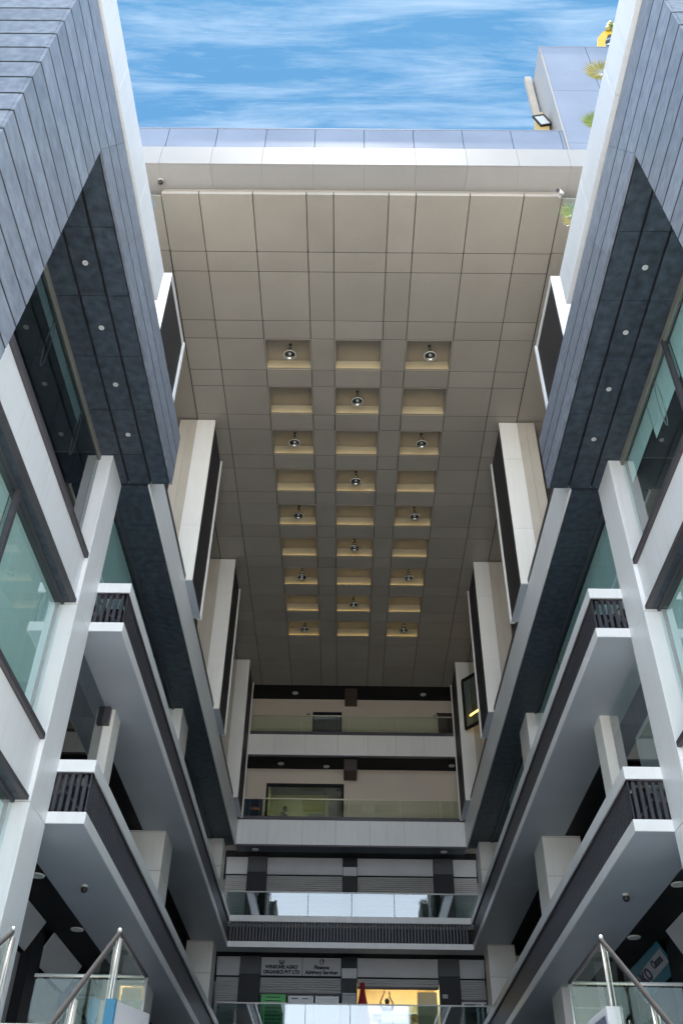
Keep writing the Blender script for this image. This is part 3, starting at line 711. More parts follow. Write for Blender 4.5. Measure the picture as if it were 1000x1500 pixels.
# dark deck over the panels, around the coffers
dk = MB()
dk.box(C - 5.2, C + 5.2, YF + .04, 14.545, ZR + .135, ZR + .2); dk.box(C - 5.2, C + 5.2, 14.545, 17.54, ZR + .017, ZR + .2); dk.box(C - 5.2, C + 5.2, 33.93, 38.2, ZR + .017, ZR + .2)
dk.box(C - 5.2, C - 2.815, 17.54, 33.93, ZR + .017, ZR + .2); dk.box(C + 2.815, C + 5.2, 17.54, 33.93, ZR + .017, ZR + .2)
dk.box(C - 1.415, C - .72, 17.54, 33.93, ZR + .017, ZR + .2); dk.box(C + .72, C + 1.415, 17.54, 33.93, ZR + .017, ZR + .2)
for k in range(8):
    a = 17.55 + 1.8935 * k + 1.225
    for x0, x1 in ((-2.81, -1.42), (-.715, .715), (1.42, 2.81)): dk.box(C + x0, C + x1, a + .002, a + .666, ZR + .017, ZR + .2)
part('roof_deck', dk, M['groove'], RF)
F('roof_slab', -9, 9, 12.5, 42, 22.12, 22.8, 'groove')
# shaded ceiling strips outside the panels, up to the recessed walls
for s in (-1, 1):
    yy = [12.9, 14.55, 16.88, 20.9, 28.39, 35.85, 38.1]
    for a, b in zip(yy[:-1], yy[1:]):
        F('edge_ceiling_panel', s * 5.20, s * 6.6, a + g, b - g, ZR + .04, ZR + .08, 'ceiling')
# cornice: soffit, white fascia, glazed parapet
xs = [-6.55 + 1.325 * k for k in range(0, 11)]
for a, b in zip(xs[:-1], xs[1:]):
    F('cornice_soffit', a + .002, b - .002, 12.30, 13.6, 22.06, 22.10, 'cornice')
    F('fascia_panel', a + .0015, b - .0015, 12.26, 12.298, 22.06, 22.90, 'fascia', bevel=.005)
    F('parapet_glass', a + .008, b - .008, 12.40, 12.43, 22.86, 24.13, 'blue_panel')
F('parapet_core', -6.6, 6.7, 12.44, 12.6, 22.85, 24.12, 'groove')
F('parapet_cap', -6.6, 5.5, 12.385, 12.62, 24.132, 24.165, 'blue_panel')
F('led_strip', -5.1, 5.1, 12.90, 12.92, 21.69, 21.70, 'led')
F('edge_beam', -5.2, 5.2, 12.98, 13.2, 21.7, 22.05, 'ceiling')
# the recess walls in the corners below the cornice, a strip of glass
for s in (-1, 1):
    F('corner_glass', s * 5.24, s * 5.9, 12.80, 12.82, 20.6, 21.5, 'glass_teal')

# stair tower above the parapet, right
ST = thing('roof_tower', (8, 14, 22.9), 'tall blue grey panelled stair tower rising above the parapet behind the palms', 'tower')
xs = [5.74, 7.12, 8.5, 9.88]; zs_ = [22.9, 23.43, 26.42, 29.3]
for a, b in zip(xs[:-1], xs[1:]):
    for z0, z1 in zip(zs_[:-1], zs_[1:]):
        part('wall_panel', MB().box(a + .008, b - .008, 12.36, 12.385, z0 + .008, z1 - .008), M['blue_panel'], ST)
part('tower_core', MB().box(5.76, 9.88, 12.39, 13.6, 22.9, 29.28), M['groove'], ST)
part('side_panel', MB().box(5.70, 5.755, 12.36, 13.6, 22.9, 29.3), M['fascia'], ST)
part('tower_coping', MB().box(5.70, 9.9, 12.35, 13.6, 29.302, 29.34), M['blue_panel'], ST)
# dark slanted board on the left roof edge
bd = part('roof_kerb', MB().box(-4.55, -4.35, 8.3, 9.35, 16.7, 17.28), M['trim'], LW)

# ------------------------------------------------------------------ lamps in the coffers
LAMPL = None
lamp_count = 0
def row_word(k): return ['nearest', 'second', 'third', 'fourth', 'middle', 'sixth', 'seventh', 'eighth', 'farthest'][k]
def make_lamp():
    r = thing('coffer_lamp', (0, 0, 0), '', 'lamp', 'bell lamps hung in the ceiling coffers', local=True)
    part('rod', MB().tube([(0, 0, 0), (0, 0, -.17)], .012, 6), M['lamp_black'], r)
    part('ceiling_rose', MB().lathe([(.05, 0), (.05, -.02), (.02, -.035)], n=12), M['lamp_black'], r)
    part('lamp_housing', MB().lathe([(.03, -.16), (.055, -.18), (.06, -.30)], n=14), M['lamp_metal'], r, True)
    part('lamp_shade', MB().lathe([(.06, -.29), (.10, -.33), (.15, -.40), (.172, -.45), (.178, -.47), (.165, -.47), (.14, -.41), (.09, -.345), (.0, -.32)], n=22, cap=False), M['lamp_metal'], r, True)
    part('reflector', MB().lathe([(.135, -.425), (.07, -.38), (.03, -.36)], n=16, cap=True), M['lamp_metal'], r, True)
    part('lens_ring', MB().lathe([(.176, -.465), (.19, -.472), (.188, -.49), (.168, -.485)], n=22, cap=False), M['ring'], r, True)
    part('bulb', MB().lathe([(.0, -.36), (.035, -.385), (.05, -.43), (.03, -.465), (0, -.475)], n=12, cap=False), M['lens'], r, True)
    return r
lp = make_lamp(); first = True
for k in range(9):
    cols = ((-2.115, 'left'), (2.115, 'right')) if k % 2 == 0 else ((0, 'centre'),)
    for x, w in cols:
        o = lp if first else copy_tree(lp); first = False
        yc = 17.55 + 1.8935 * k + .56
        o.location = (C + x + (0.0 if k % 2 else .05), yc, ZR + .41)
        o.rotation_euler = (0, 0, random.uniform(0, 6))
        o['label'] = 'small bell lamp hanging in the %s coffer of the %s coffer row' % (w, row_word(k))

# ------------------------------------------------------------------ recessed downlights
def make_downlight():
    r = thing('downlight', (0, 0, 0), '', 'downlight', 'round recessed downlights', local=True)
    part('trim_ring', MB().lathe([(.06, .02), (.06, -.012), (.088, -.018), (.092, -.004), (.092, .0)], n=20, cap=False), M['ring'], r, True)
    part('lens', MB().lathe([(.0, -.012), (.045, -.011), (.064, -.008)], n=16, cap=False), M['lens'], r, True)
    return r
dl = make_downlight(); first = True
def downlight(p, label, sc_=1.0):
    global first
    o = dl if first else copy_tree(dl); first = False
    o.location = p; o.scale = (sc_,) * 3; o['label'] = label
nth = ['first', 'second', 'third', 'fourth']
for s in (-1, 1):
    for i, y in enumerate((9.71, 11.17, 12.62, 14.06)):
        downlight((C + s * 5.01, y, Z3 - .002), 'round downlight in the dark %s canopy soffit, %s from the near end' % (SIDE[s], nth[i]), .58)
    for i, y in enumerate((18.32, 21.87)):
        downlight((C + s * 6.25, y, Z1 - .016), '%s pale downlight in the black ceiling below the lowest %s balcony' % (('nearer', 'farther')[i], SIDE[s]), 1.6)
for p, l in (((-2.45, 38.9, ZR + .01), 'downlight in the top gallery ceiling, left of the beam'), ((3.62, 38.9, ZR + .01), 'downlight in the top gallery ceiling, right of the beam'),
             ((-2.94, 38.95, Z4 + .008), 'downlight in the gallery ceiling above the seated person'), ((4.75, 38.95, Z4 + .008), 'downlight in the gallery ceiling by the right wing corner'),
             ((-.89, 39.2, Z4 + .008), 'downlight in the gallery ceiling next to the dark centre beam'),
             ((-3.77, 38.6, Z3 + .004), 'downlight under the white fascia at its left end'), ((4.13, 38.6, Z3 + .004), 'downlight under the white fascia at its right end')):
    downlight(p, l, 1.5)

# ------------------------------------------------------------------ security cameras
def dome(p, label):
    r = thing('security_camera', p, label, 'camera', local=True)
    part('mount', MB().lathe([(.07, 0), (.07, -.03), (.05, -.045)], n=16), M['ring'], r, True)
    part('dome', MB().lathe([(.06, -.04), (.07, -.07), (.062, -.11), (.04, -.14), (0, -.15)], n=16, cap=False), M['lamp_black'], r, True)
dome((-5.22 + .0, 18.95, Z1), 'black dome camera under the lowest left balcony')
dome((5.63, 19.03, Z1), 'black dome camera under the lowest right balcony')
dome((-5.0, 12.75, 22.06), 'tiny black camera under the white cornice at its left end')
r = thing('security_camera', (5.32, 12.78, 21.5), 'white bullet camera in the right corner under the cornice', 'camera')
part('bracket', MB().box(5.30, 5.34, 12.7, 12.8, 21.44, 21.56), M['ring'], r)
part('camera_body', MB().tube([(5.36, 12.66, 21.43), (5.22, 12.52, 21.33)], .055, 12), M['ring'], r, True)
part('lens_face', MB().tube([(5.222, 12.522, 21.331), (5.20, 12.50, 21.315)], .05, 12), M['lamp_black'], r)
for x, z, l in ((-2.05, 20.7, 'small dark box camera on the beige gallery wall left of the glazed door'), (3.95, 20.68, 'small dark box camera on the beige gallery wall left of the wooden door')):
    r = thing('wall_camera', (C + x, YW, z), l, 'camera')
    part('camera_body', MB().box(C + x - .07, C + x + .07, YW - .16, YW - .002, z - .05, z + .05), M['lamp_black'], r)
    part('lens_face', MB().tube([(C + x, YW - .165, z), (C + x, YW - .19, z)], .035, 10), M['ring'], r)

# ------------------------------------------------------------------ signs
Rx = Matrix.Rotation(rad(90), 4, 'X')
def office_sign(x0, x1, lines, emblem, label):
    r = thing('office_sign', (C + (x0 + x1) / 2, YW, 9.4), label, 'sign')
    z0, z1 = Z2 - .64, Z2 - .03
    part('sign_panel', MB().prism([(YW - .03, z1), (YW + .16, z0), (YW + .20, z0), (YW + .01, z1)], 'x', C + x0 + .006, C + x1 - .006), M['board'], r)
    tilt = math.atan2(.19, z1 - z0)
    xc = C + (x0 + x1) / 2
    def at(z, dx=0): return Matrix.Translation((xc + dx, YW - .03 + .19 * (z1 - z) / (z1 - z0) - .006, z)) @ Matrix.Rotation(tilt, 4, 'X') @ Rx
    for txt, z, size, sx in lines: lettering(txt, size, at(z), M['ink'], r, bold=.011, sx=sx)
    me = MB(); n = 18
    if emblem == 'shield':
        me.prism([(-.10, .07), (-.05, .04), (-.05, -.03), (0, -.06), (.05, -.03), (.05, .04), (.10, .07), (.10, -.06), (0, -.13), (-.10, -.06)], 'z', -.003, .003)
        me.lathe([(.03, -.003), (.03, .003)], n=12)
        ms = me.mesh('emblem'); ms.transform(at(z1 - .14)); o = link('emblem', ms, M['ink'], r)
    else:
        me.prism([(0, .12), (-.09, .05), (-.09, -.05), (0, -.12), (0, -.08), (-.05, -.035), (-.05, .035), (0, .08)], 'z', -.003, .003)
        ms = me.mesh('emblem'); ms.transform(at(z1 - .14)); link('emblem', ms, M['ink_red'], r)
        me = MB(); me.prism([(.01, .12), (.09, .08), (.09, -.04), (.02, -.10), (.02, -.06), (.05, -.03), (.05, 0), (.0, 0), (0, .04), (.05, .05), (.01, .07)], 'z', -.003, .003)
        ms = me.mesh('emblem'); ms.transform(at(z1 - .14)); link('emblem', ms, M['ink'], r)
    return r
office_sign(-3.53, -1.90, [('WINSOME AGRO', Z2 - .36, .17, .98), ('ORGANICS PVT LTD', Z2 - .53, .17, .93)], 'shield', 'grey board lettered WINSOME AGRO ORGANICS PVT LTD above the green poster')
office_sign(-1.89, -.35, [('Finance', Z2 - .36, .18, 1.1), ('Advisory Services', Z2 - .53, .18, 1.0)], 'hex', 'grey board lettered Finance Advisory Services above the half raised shutter')

# posters in the shopfront
def poster(x0, x1, z0, z1, y, m, label, lines=()):
    r = thing('poster', (C + (x0 + x1) / 2, y, z0), label, 'poster')
    part('sheet', MB().box(C + x0, C + x1, y - .006, y, z0, z1), M[m], r)
    for (a, b, z, h, mm) in lines:
        part('printed_line', MB().box(C + a, C + b, y - .009, y - .0065, z, z + h), M[mm], r)
    return r
yp = YW + .235
poster(-3.47, -2.50, 7.55, 8.79, yp, 'green_poster', 'bright green notice poster hanging below the raised shutter',
       [(-3.30, -2.72 + .03 * (k % 3), 8.62 - .13 * k - (.12 if k > 1 else 0), .035, 'ink') for k in range(7)])
poster(-2.38, -1.46, 7.3, 8.70, yp, 'poster_white', 'white window poster with a small blue heading left of the door',
       [(-2.28, -2.02, 8.58, .04, 'ink_blue'), (-1.85, -1.62, 8.58, .03, 'ink')])
poster(-1.30, -.48, 7.3, 8.66, yp, 'poster_white', 'plain white window poster next to the centre pilaster')
poster(-3.50, -2.55, 7.1, 7.50, yp - .02, 'poster_white', 'white notice with a blue mark below the green poster', [(-3.0, -2.85, 7.32, .12, 'ink_blue'), (-2.8, -2.6, 7.32, .07, 'ink')])
poster(-.30, .25, 7.2, 8.74, YW - .13, 'sign_pale', 'pale grey panel on the dark centre pilaster', [(-.30, .25, 8.66, .02, 'ink')])
poster(3.60, 3.80, 8.60, 8.74, YW - .13, 'sign_pale', 'small square notice on the dark pilaster right of the yellow shop')
# dark wall sign with an orange emblem, level 4
r = thing('wall_sign', (-4.1, YW, 15.8), 'dark sign with a small orange and blue emblem beside the seated person', 'sign')
part('sign_panel', MB().box(C - 4.78, C - 3.92, YW - .035, YW - .005, Z3 + 1.15, 16.55), M['cloth_dark'], r)
part('emblem', MB().prism([(-4.30, 16.10), (-4.18, 16.20), (-4.05, 16.17), (-4.05, 16.08)], 'y', YW - .045, YW - .037), M['ink_blue'], r)
part('emblem', MB().prism([(-4.04, 16.06), (-4.04, 16.2), (-3.85, 16.14), (-3.8, 16.06)], 'y', YW - .045, YW - .037), M['ink_orange'], r)
lettering('Soni', .2, Matrix.Translation((-4.0, YW - .04, 16.12)) @ Rx, M['ink_orange'], r)

# side shop fronts at ground level: tilted boards between black pilasters
def tilted(s, y0, y1, m, parent=None, name='sign_board'):
    X = lambda u: C + s * u
    mb = MB().prism([(X(6.80), 6.06), (X(7.14), 5.46), (X(7.18), 5.48), (X(6.84), 6.08)], 'y', y0, y1)
    return part(name, mb, M[m], parent)
for s in (-1, 1):
    root = wings[s]
    ylist = [(16.4, 18.3), (18.9, 21.3), (22.15, 24.95), (25.8, 28.4)]
    for (a, b) in ylist:
        if s > 0 and a == 22.15: continue
        tilted(s, a, b, 'board', root)
        X = lambda u: C + s * u
        part('shop_shutter', MB().box(X(7.22), X(7.26), a, b, T_LAND, 5.40), M['shutter'], root)
    for a, b in ((18.32, 18.88), (21.32, 22.13), (24.97, 25.78)):
        part('pilaster', MB().box(C + s * 7.0, C + s * 7.34, a, b, T_LAND, 6.05), M['pilaster'], root)
    part('shop_ceiling', MB().box(C + s * 6.105, C + s * 7.34, 15.75, 38, 6.085, 6.108), M['black'], root)
# teal shop sign on the right wing
r = thing('shop_sign', (C + 7.0, 23.5, 5.5), 'teal and pale sign lettered ANKO Classes in the dark right hand arcade', 'sign')
mb = MB().prism([(C + 6.80, 6.06), (C + 7.14, 5.46), (C + 7.18, 5.48), (C + 6.84, 6.08)], 'y', 22.15, 24.95)
part('sign_panel', mb, M['sign_teal'], r)
nrm = Vector((-.6, 0, -.34)).normalized()
up = Vector((-.34, 0, .6)).normalized()
rt = Vector((0, -1, 0))
def on_sign(along, v, off):
    o_ = Vector((C + 6.97, 23.55, 5.76)) + rt * along + up * v + nrm * off
    return Matrix(((rt.x, up.x, nrm.x, o_.x), (rt.y, up.y, nrm.y, o_.y), (rt.z, up.z, nrm.z, o_.z), (0, 0, 0, 1)))
me = MB().prism([(-1.38, -.20), (1.38, -.12), (1.38, .20), (.3, .17), (-1.38, .10)], 'z', 0, .004).mesh('pale_band'); me.transform(on_sign(0, 0, .004)); link('pale_band', me, M['sign_pale'], r)
lettering('ANKO', .36, on_sign(-.62, -.02, .012), M['ink'], r, bold=.012, sx=1.35)
lettering('Classes', .24, on_sign(.78, .05, .012), M['ink'], r, bold=.006, sx=1.1)

# ------------------------------------------------------------------ stairs with glass balustrades
def staircase(s):
    xi, xo = (-2.54, -3.75) if s < 0 else (2.89, 4.10)
    zt = 3.02
    r = thing('staircase', ((xi + xo) / 2, 6, G), 'steel and glass railed stair climbing to the %s landing at the foot of the picture' % SIDE[s], 'staircase', 'two stairs up to the terrace')
    n = 22; rise = (T_LAND - G) / n; run = 5.85 / n
    for k in range(n):
        y0 = 11.0 - run * (n - k)
        part('step', MB().box(xi, xo, y0, y0 + run + .02, G + rise * k + .0, G + rise * (k + 1)), M['paving'], r)
    part('landing', MB().box(xi, xo - .25 * (1 if s > 0 else -1) if False else (xo + (-.24 if s < 0 else .25)), 11.0, 12.95, T_LAND - .25, T_LAND), M['paving'], r)
    slope = .645
    for x in (xi, xo):
        bot = (x, 5.4, zt - slope * 5.6)
        part('handrail', MB().tube([bot, (x, 11.0, zt)], .027, 10), M['rail_dark'], r, True)
        part('handrail_cap', MB().lathe([(.0, -.03), (.022, -.022), (.027, .006), (.016, .024), (0, .028)], (x, 11.0, zt + .03), n=12, cap=False), M['steel'], r, True)
        for k, y in enumerate((11.0, 9.55, 8.1, 6.6)):
            zz = zt - slope * (11 - y)
            p = part('post', MB().tube([(x, y, zz - .02), (x, y, zz - 1.0)], .019, 8), M['steel'], r, True)
            part('post_fin', MB().box(x + .03, x + .042, y - .03, y + .03, zz - .95, zz - .06), M['steel'], p)
        for y0, y1 in ((9.60, 10.95), (8.15, 9.50), (6.65, 8.05)):
            z0, z1 = zt - slope * (11 - y0), zt - slope * (11 - y1)
            part('glass_pane', MB().prism([(y0, z0 - .88), (y1, z1 - .88), (y1, z1 - .07), (y0, z0 - .07)], 'x', x - .005, x + .005), M['glass_clear'], r)
    # landing: level rail up the court and across its end
    part('handrail', MB().tube([(xi, 11.0, zt), (xi, 12.88, zt)], .025, 10), M['rail_dark'], r, True)
    part('glass_pane', MB().box(xi - .005, xi + .005, 11.06, 12.84, T_LAND + .06, zt - .06), M['glass_clear'], r)
    xe = -3.98 if s < 0 else 4.34
    part('handrail', MB().tube([(xi, 12.9, zt), (xe, 12.9, zt)], .022, 10), M['steel'], r, True)
    xm = (xi + xe) / 2
    for a, b in ((xi, xm), (xm, xe)):
        sg = 1 if b > a else -1
        part('glass_pane', MB().box(a + sg * .02, b - sg * .02, 12.895, 12.905, T_LAND + .06, zt - .04), M['glass_clear'], r)
    part('post', MB().tube([(xi, 12.9, zt), (xi, 12.9, T_LAND)], .022, 8), M['steel'], r, True)
    return r
for s in (-1, 1): staircase(s)
# notice boxes fixed to the stair rails
r = thing('notice_box', (-2.42, 9.9, 1.2), 'white notice box with a blue edge on the left stair rail', 'notice')
part('box_body', MB().prism([(10.80, 1.2), (10.80, 2.29), (12.7, 2.55), (12.7, 1.4)], 'x', -2.50, -2.40), M['sign_pale'], r)
part('blue_edge', MB().box(-2.50, -2.40, 10.70, 10.795, 1.19, 2.29), M['ink_blue'], r)
r = thing('notice_box', (2.75, 9.9, 1.2), 'white framed dark notice box on the right stair rail', 'notice')
part('box_frame', MB().prism([(10.9, 1.3), (10.9, 2.33), (11.8, 2.36), (11.8, 1.6)], 'x', 2.80, 2.94), M['sign_pale'], r)
part('dark_face', MB().prism([(10.98, 1.4), (10.98, 2.25), (11.72, 2.28), (11.72, 1.7)], 'x', 2.785, 2.799), M['cloth_dark'], r)

# ------------------------------------------------------------------ red dress on a stand
r = thing('red_dress', (C + .5, YW + .33, Z1 + .9), 'long dark red dress on a stand at the edge of the yellow shop', 'dress')
part('dress_cloth', MB().lathe([(.02, 9.17), (.085, 9.13), (.10, 9.02), (.09, 8.90), (.12, 8.75), (.17, 8.5), (.22, 8.2), (.27, 7.8), (.30, 7.35), (.28, 7.34)], (C + .50, YW + .02, 0), n=18), M['red'], r, True)
part('stand_pole', MB().tube([(C + .5, YW + .02, Z1 + .9), (C + .5, YW + .02, 9.0)], .02, 8), M['steel'], r)
part('stand_base', MB().lathe([(.2, Z1 + .9), (.2, Z1 + .92), (.03, Z1 + .94)], (C + .5, YW + .02, 0), n=14), M['steel'], r)

# ------------------------------------------------------------------ people
def skin_body(name, pts, edges, m, parent, levels=1, root=0):
    me = bpy.data.meshes.new(name); me.from_pydata([p[:3] for p in pts], edges, []); me.materials.append(m)
    o = bpy.data.objects.new(name, me); COL.objects.link(o)
    o.parent = parent
    sk = o.modifiers.new('skin', 'SKIN'); sk.use_smooth_shade = True
    for i, p in enumerate(pts):
        v = me.skin_vertices[0].data[i]; v.radius = (p[3], p[4] if len(p) > 4 else p[3]); v.use_root = i == root
    sb = o.modifiers.new('sub', 'SUBSURF'); sb.levels = levels; sb.render_levels = levels
    return o
def person(loc, rz, pose, label, cloth):
    r = thing('person', loc, label, 'person', local=True)
    r.rotation_euler = (0, 0, rz)
    if pose == 'reach':
        hip = .88
        pts = [(0, 0, hip, .15, .11), (0, 0, 1.08, .13, .10), (0, 0, 1.30, .16, .10), (0, 0, 1.43, .08), (0, 0, 1.50, .055),
               (-.17, 0, 1.38, .06), (-.24, -.12, 1.60, .045), (-.12, -.22, 1.86, .035), (-.10, -.24, 1.94, .032),
               (.17, 0, 1.38, .06), (.27, -.10, 1.62, .045), (.16, -.22, 1.90, .035), (.12, -.24, 1.99, .032),
               (-.09, 0, .84, .085), (-.10, 0, .46, .06), (-.10, .02, .09, .045), (-.10, -.12, .04, .035),
               (.09, 0, .84, .085), (.10, 0, .46, .06), (.10, .02, .09, .045), (.10, -.12, .04, .035)]
        hands = [((-.10, -.24, 1.94), (.0, -.15, 1)), ((.12, -.24, 1.99), (-.2, -.15, 1))]
        hz, hy = 1.62, -.02
    else:
        pts = [(0, 0, .50, .15, .11), (0, -.03, .70, .13, .10), (0, -.05, .92, .16, .10), (0, -.06, 1.03, .08), (0, -.07, 1.10, .055),
               (-.17, -.05, 1.00, .06), (-.22, -.10, .74, .045), (-.14, -.34, .72, .035), (-.12, -.40, .74, .032),
               (.17, -.05, 1.00, .06), (.22, -.10, .74, .045), (.14, -.34, .72, .035), (.12, -.40, .74, .032),
               (-.10, -.05, .50, .085), (-.12, -.46, .48, .065), (-.12, -.46, .09, .045), (-.12, -.58, .04, .035),
               (.10, -.05, .50, .085), (.12, -.46, .48, .065), (.12, -.46, .09, .045), (.12, -.58, .04, .035)]
        hands = [((-.12, -.40, .74), (0, -1, .1)), ((.12, -.40, .74), (0, -1, .1))]
        hz, hy = 1.22, -.10
    edges = [(0, 1), (1, 2), (2, 3), (3, 4), (3, 5), (5, 6), (6, 7), (7, 8), (3, 9), (9, 10), (10, 11), (11, 12), (0, 13), (13, 14), (14, 15), (15, 16), (0, 17), (17, 18), (18, 19), (19, 20)]
    body = skin_body('body', pts, edges, M['skin'], r)
    hd = MB().lathe([(.0, -.13), (.045, -.12), (.065, -.07), (.075, 0), (.078, .05), (.06, .10), (.03, .125), (0, .13)], n=14, cap=False).mesh('head')
    hd.transform(Matrix.Translation((0, hy, hz)) @ Matrix.Diagonal((1, 1.18, 1, 1)))
    link('head', hd, M['skin'], r, True)
    nm = MB().lathe([(0, .03), (.012, .0), (.016, -.02), (0, -.03)], (0, hy - .092, hz), n=8, cap=False); part('nose', nm, M['skin'], r, True)
    for sx in (-1, 1):
        part('eye', MB().lathe([(0, .008), (.01, 0), (0, -.008)], (sx * .03, hy - .082, hz + .02), n=8, cap=False), M['hair'], r)
        part('ear', MB().lathe([(0, .03), (.014, 0), (0, -.03)], (sx * .078, hy, hz), n=8, cap=False), M['skin'], r)
    part('mouth', MB().box(-.022, .022, hy - .088, hy - .08, hz - .058, hz - .05), M['ink_red'], r)
    hr = MB().lathe([(.082, -.04), (.092, .02), (.09, .08), (.065, .13), (.03, .15), (0, .152)], n=14, cap=False).mesh('hair')
    hr.transform(Matrix.Translation((0, hy + .022, hz)) @ Matrix.Diagonal((1, 1.15, 1, 1))); link('hair', hr, M['hair'], r, True)
    for (p, d) in hands:
        p = Vector(p); d = Vector(d).normalized(); sd = d.cross(Vector((0, 1, 0))).normalized() if abs(d.y) < .9 else Vector((1, 0, 0))
        hp = [(*p, .03, .018), (*(p + d * .07), .036, .016)]; he = [(0, 1)]
        for i, (off, ln) in enumerate(((-.03, .07), (-.01, .08), (.01, .078), (.03, .062))):
            b = len(hp); a0 = p + d * .085 + sd * off
            hp += [(*a0, .009), (*(a0 + d * ln * .55), .008), (*(a0 + d * ln + Vector((0, -.02, -.005))), .007)]; he += [(1, b), (b, b + 1), (b + 1, b + 2)]
        b = len(hp); a0 = p + d * .03 + sd * .045
        hp += [(*a0, .011), (*(a0 + d * .04 + sd * .02), .009)]; he += [(0, b), (b, b + 1)]
        skin_body('hand', hp, he, M['skin'], r)
    # shirt and trousers follow the body
    n = 7 if False else None
    torso = [pts[i] for i in (0, 1, 2)] + [(pts[3][0], pts[3][1], pts[3][2] - .03, .10)] + [pts[5], tuple(Vector(pts[5][:3]).lerp(Vector(pts[6][:3]), .7)) + (.052,)] + [pts[9], tuple(Vector(pts[9][:3]).lerp(Vector(pts[10][:3]), .7)) + (.052,)]
    torso = [(p[0], p[1], p[2], p[3] + .018, (p[4] if len(p) > 4 else p[3]) + .018) for p in torso]
    skin_body('shirt', torso, [(0, 1), (1, 2), (2, 3), (3, 4), (4, 5), (3, 6), (6, 7)], M[cloth], r)
    legs = [pts[0]] + [pts[i] for i in (13, 14, 15, 17, 18, 19)]
    legs = [(p[0], p[1], p[2], p[3] + .016, (p[4] if len(p) > 4 else p[3]) + .016) for p in legs]
    skin_body('trousers', legs, [(0, 1), (1, 2), (2, 3), (0, 4), (4, 5), (5, 6)], M['cloth_dark'], r)
    return r
person((1.72, YW + .75, Z1 + .9), rad(180), 'reach', 'person in dark clothes with both arms raised inside the yellow shop', 'cloth_dark')
person((-2.78, YW + .55, Z3 + 1.1), rad(60), 'sit', 'person in a grey top sitting behind the office window', 'cloth_grey')
r = thing('office_chair', (-2.78, YW + .55, Z3 + 1.1), 'dark office chair the person by the window sits on', 'chair')
part('seat', MB().box(-3.02, -2.54, YW + .32, YW + .78, Z3 + 1.47, Z3 + 1.53), M['black'], r)
part('leg', MB().tube([(-2.78, YW + .55, Z3 + 1.1), (-2.78, YW + .55, Z3 + 1.47)], .04, 8), M['steel'], r)

# ------------------------------------------------------------------ roof things: palms, sign, floodlight
def fan_leaf(base, up_, right, R, n, spread, m, parent, fold=.08):
    """a palmate leaf: pointed segments fanning out from one hub, each a folded blade"""
    base, up_, right = Vector(base), Vector(up_).normalized(), Vector(right).normalized()
    nr = right.cross(up_).normalized()
    for k in range(n):
        a = -spread / 2 + spread * k / (n - 1)
        d = up_ * math.cos(a) + right * math.sin(a); sd = right * math.cos(a) - up_ * math.sin(a)
        L = R * (1 - .22 * abs(a) / (spread / 2)) * random.uniform(.92, 1.05); w = R * .05
        droop = nr * (-.10 * L)
        mb = MB(); p0 = base + d * R * .08; p1 = base + d * L * .62; p2 = base + d * L + droop
        mb.add([p0, p1 - sd * w + nr * fold * w, p1 + nr * -.01, p1 + sd * w + nr * fold * w, p2], [(0, 1, 2), (0, 2, 3), (1, 4, 2), (2, 4, 3)])
        part('leaf_blade', mb, M[m], parent)
def palm(loc, leaves, label):
    r = thing('fan_palm', loc, label, 'plant')
    part('planter', MB().lathe([(.22, loc[2]), (.30, loc[2] + .45), (.26, loc[2] + .45), (.24, loc[2] + .38)], (loc[0], loc[1], 0), n=18), M['pot'], r, True)
    part('trunk', MB().tube([(loc[0], loc[1], loc[2] + .35), (loc[0] + .03, loc[1], loc[2] + 1.1)], [.06, .045], 8), M['mast'], r)
    for (tip, up_, right, R, n, sp, m) in leaves:
        st = (loc[0] + .03, loc[1], loc[2] + 1.08); tip = Vector(tip)
        mid = (Vector(st) + tip) / 2 + Vector((0, 0, .15))
        part('leaf_stalk', MB().tube([st, mid, tip], [.018, .014, .01], 6), M['leaf'], r)
        fan_leaf(tip, up_, right, R, n, sp, m, r)
    return r
palm((5.35, 8.3, 15.56), [((4.98, 8.34, 18.62), (-.75, 0, .55), (-.5, .1, -.8), .50, 21, 3.6, 'leaf_yellow'), ((5.2, 8.2, 18.3), (.6, 0, .7), (.7, 0, -.6), .5, 11, 3.0, 'leaf')], 'yellowing fan palm leaf in front of the blue tower above the white parapet')
palm((5.45, 9.3, 15.56), [((5.05, 9.22, 18.32), (-.9, 0, .5), (-.4, .1, -.9), .46, 22, 2.7, 'leaf'), ((5.3, 9.3, 18.0), (.6, .2, .7), (.7, 0, -.6), .5, 11, 3.0, 'leaf')], 'thin leaved green fan palm below the yellowing one on the right roof terrace')
palm((5.75, 12.2, 17.0), [((5.34, 12.2, 19.75), (-.5, 0, .8), (-.8, 0, -.5), .48, 18, 3.4, 'leaf'), ((5.3, 12.2, 19.45), (-.6, 0, -.7), (.8, 0, -.6), .42, 11, 2.6, 'leaf_yellow'), ((5.6, 12.2, 19.9), (.3, 0, .8), (.8, 0, -.3), .4, 9, 2.8, 'leaf')], 'green palm peeping out beside the ceiling corner under the cornice')
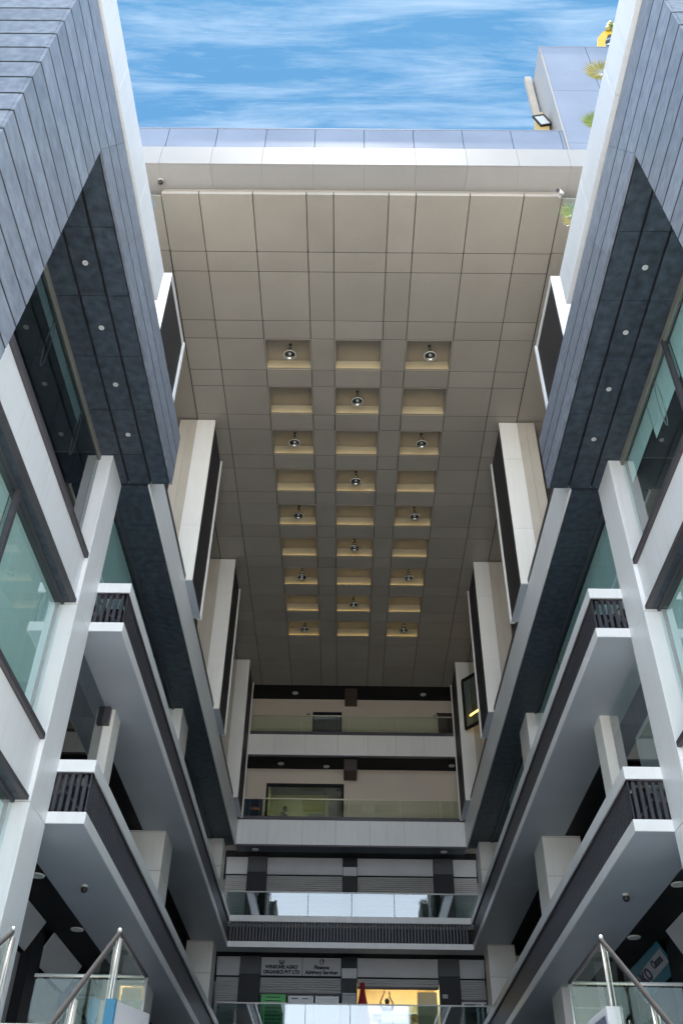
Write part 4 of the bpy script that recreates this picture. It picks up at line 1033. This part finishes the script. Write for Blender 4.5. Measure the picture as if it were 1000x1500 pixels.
# rooftop sign on the tower
r = thing('rooftop_sign', (8.9, 14, 29.35), 'yellow rooftop sign with black and white stripes above the blue tower', 'sign')
pts = [(8.35, 32.2), (8.50, 33.2), (8.66, 34.0), (8.92, 34.5), (9.35, 34.7), (9.45, 34.5), (9.05, 34.25), (8.84, 33.6), (8.78, 32.9), (8.72, 32.2)]
part('yellow_arc', MB().prism(pts, 'y', 14.0, 14.1), M['yellow'], r)
part('white_board', MB().prism([(8.80, 32.2), (8.84, 33.5), (9.4, 34.4), (9.9, 34.4), (9.9, 32.2)], 'y', 14.11, 14.16), M['poster_white'], r)
for k in range(5):
    z = 32.55 + .36 * k
    part('black_stripe', MB().prism([(8.80, z), (8.80, z + .13), (9.9, z + .95), (9.9, z + .80)], 'y', 14.04, 14.105), M['ink'], r)
for x in (8.5, 9.6): part('sign_leg', MB().bar((x, 14.2, 29.34), (x, 14.2, 33), .08), M['trim'], r)
r = thing('vine', (8.95, 13.95, 34.4), 'small round leaved sprig above the yellow rooftop sign', 'plant')
for k, (dx_, dz) in enumerate(((.25, .15), (.12, .42), (.22, .62), (.30, .38), (.05, .2))):
    part('leaf_blade', MB().lathe([(0, .16), (.09, .06), (.10, -.04), (0, -.15)], (8.95 + dx_ + .1, 13.95, 34.4 + dz), n=8, cap=False), M['leaf' if k % 2 else 'leaf_yellow'], r, True)
# floodlight on a mast
r = thing('floodlight', (5.55, 13.0, 22.8), 'ochre floodlight with a black rim beside the tapered mast on the parapet', 'floodlight')
part('lamp_body', MB().prism([(5.28, 25.05), (5.60, 25.05), (5.64, 26.0), (5.50, 26.35), (5.30, 26.0)], 'y', 12.95, 13.35), M['flood_body'], r)
rm = Matrix.Rotation(rad(-18), 4, 'Y')
fr = MB()
for a in ((-.20, -.17, -.30, .30), (.13, .17, -.30, .30), (-.165, .125, -.30, -.25), (-.165, .125, .25, .30)): fr.box(a[0], a[1], -.03, .03, a[2], a[3])
ms = fr.mesh('lamp_rim'); ms.transform(Matrix.Translation((5.47, 12.92, 25.78)) @ rm); link('lamp_rim', ms, M['black'], r)
ms = MB().box(-.16, .12, -.02, .02, -.245, .245).mesh('lamp_glass'); ms.transform(Matrix.Translation((5.47, 12.93, 25.78)) @ rm); link('lamp_glass', ms, M['lens'], r)
part('mast', MB().prism([(5.44, 26.0), (5.64, 26.0), (5.66, 29.6), (5.46, 29.6)], 'y', 13.4, 13.55), M['mast'], r)
part('mast_foot', MB().box(5.46, 5.60, 13.36, 13.6, 22.8, 26.0), M['mast'], r)
part('stay_rod', MB().bar((5.12, 13.3, 22.8), (5.46, 13.45, 27.0), .02), M['steel'], r)
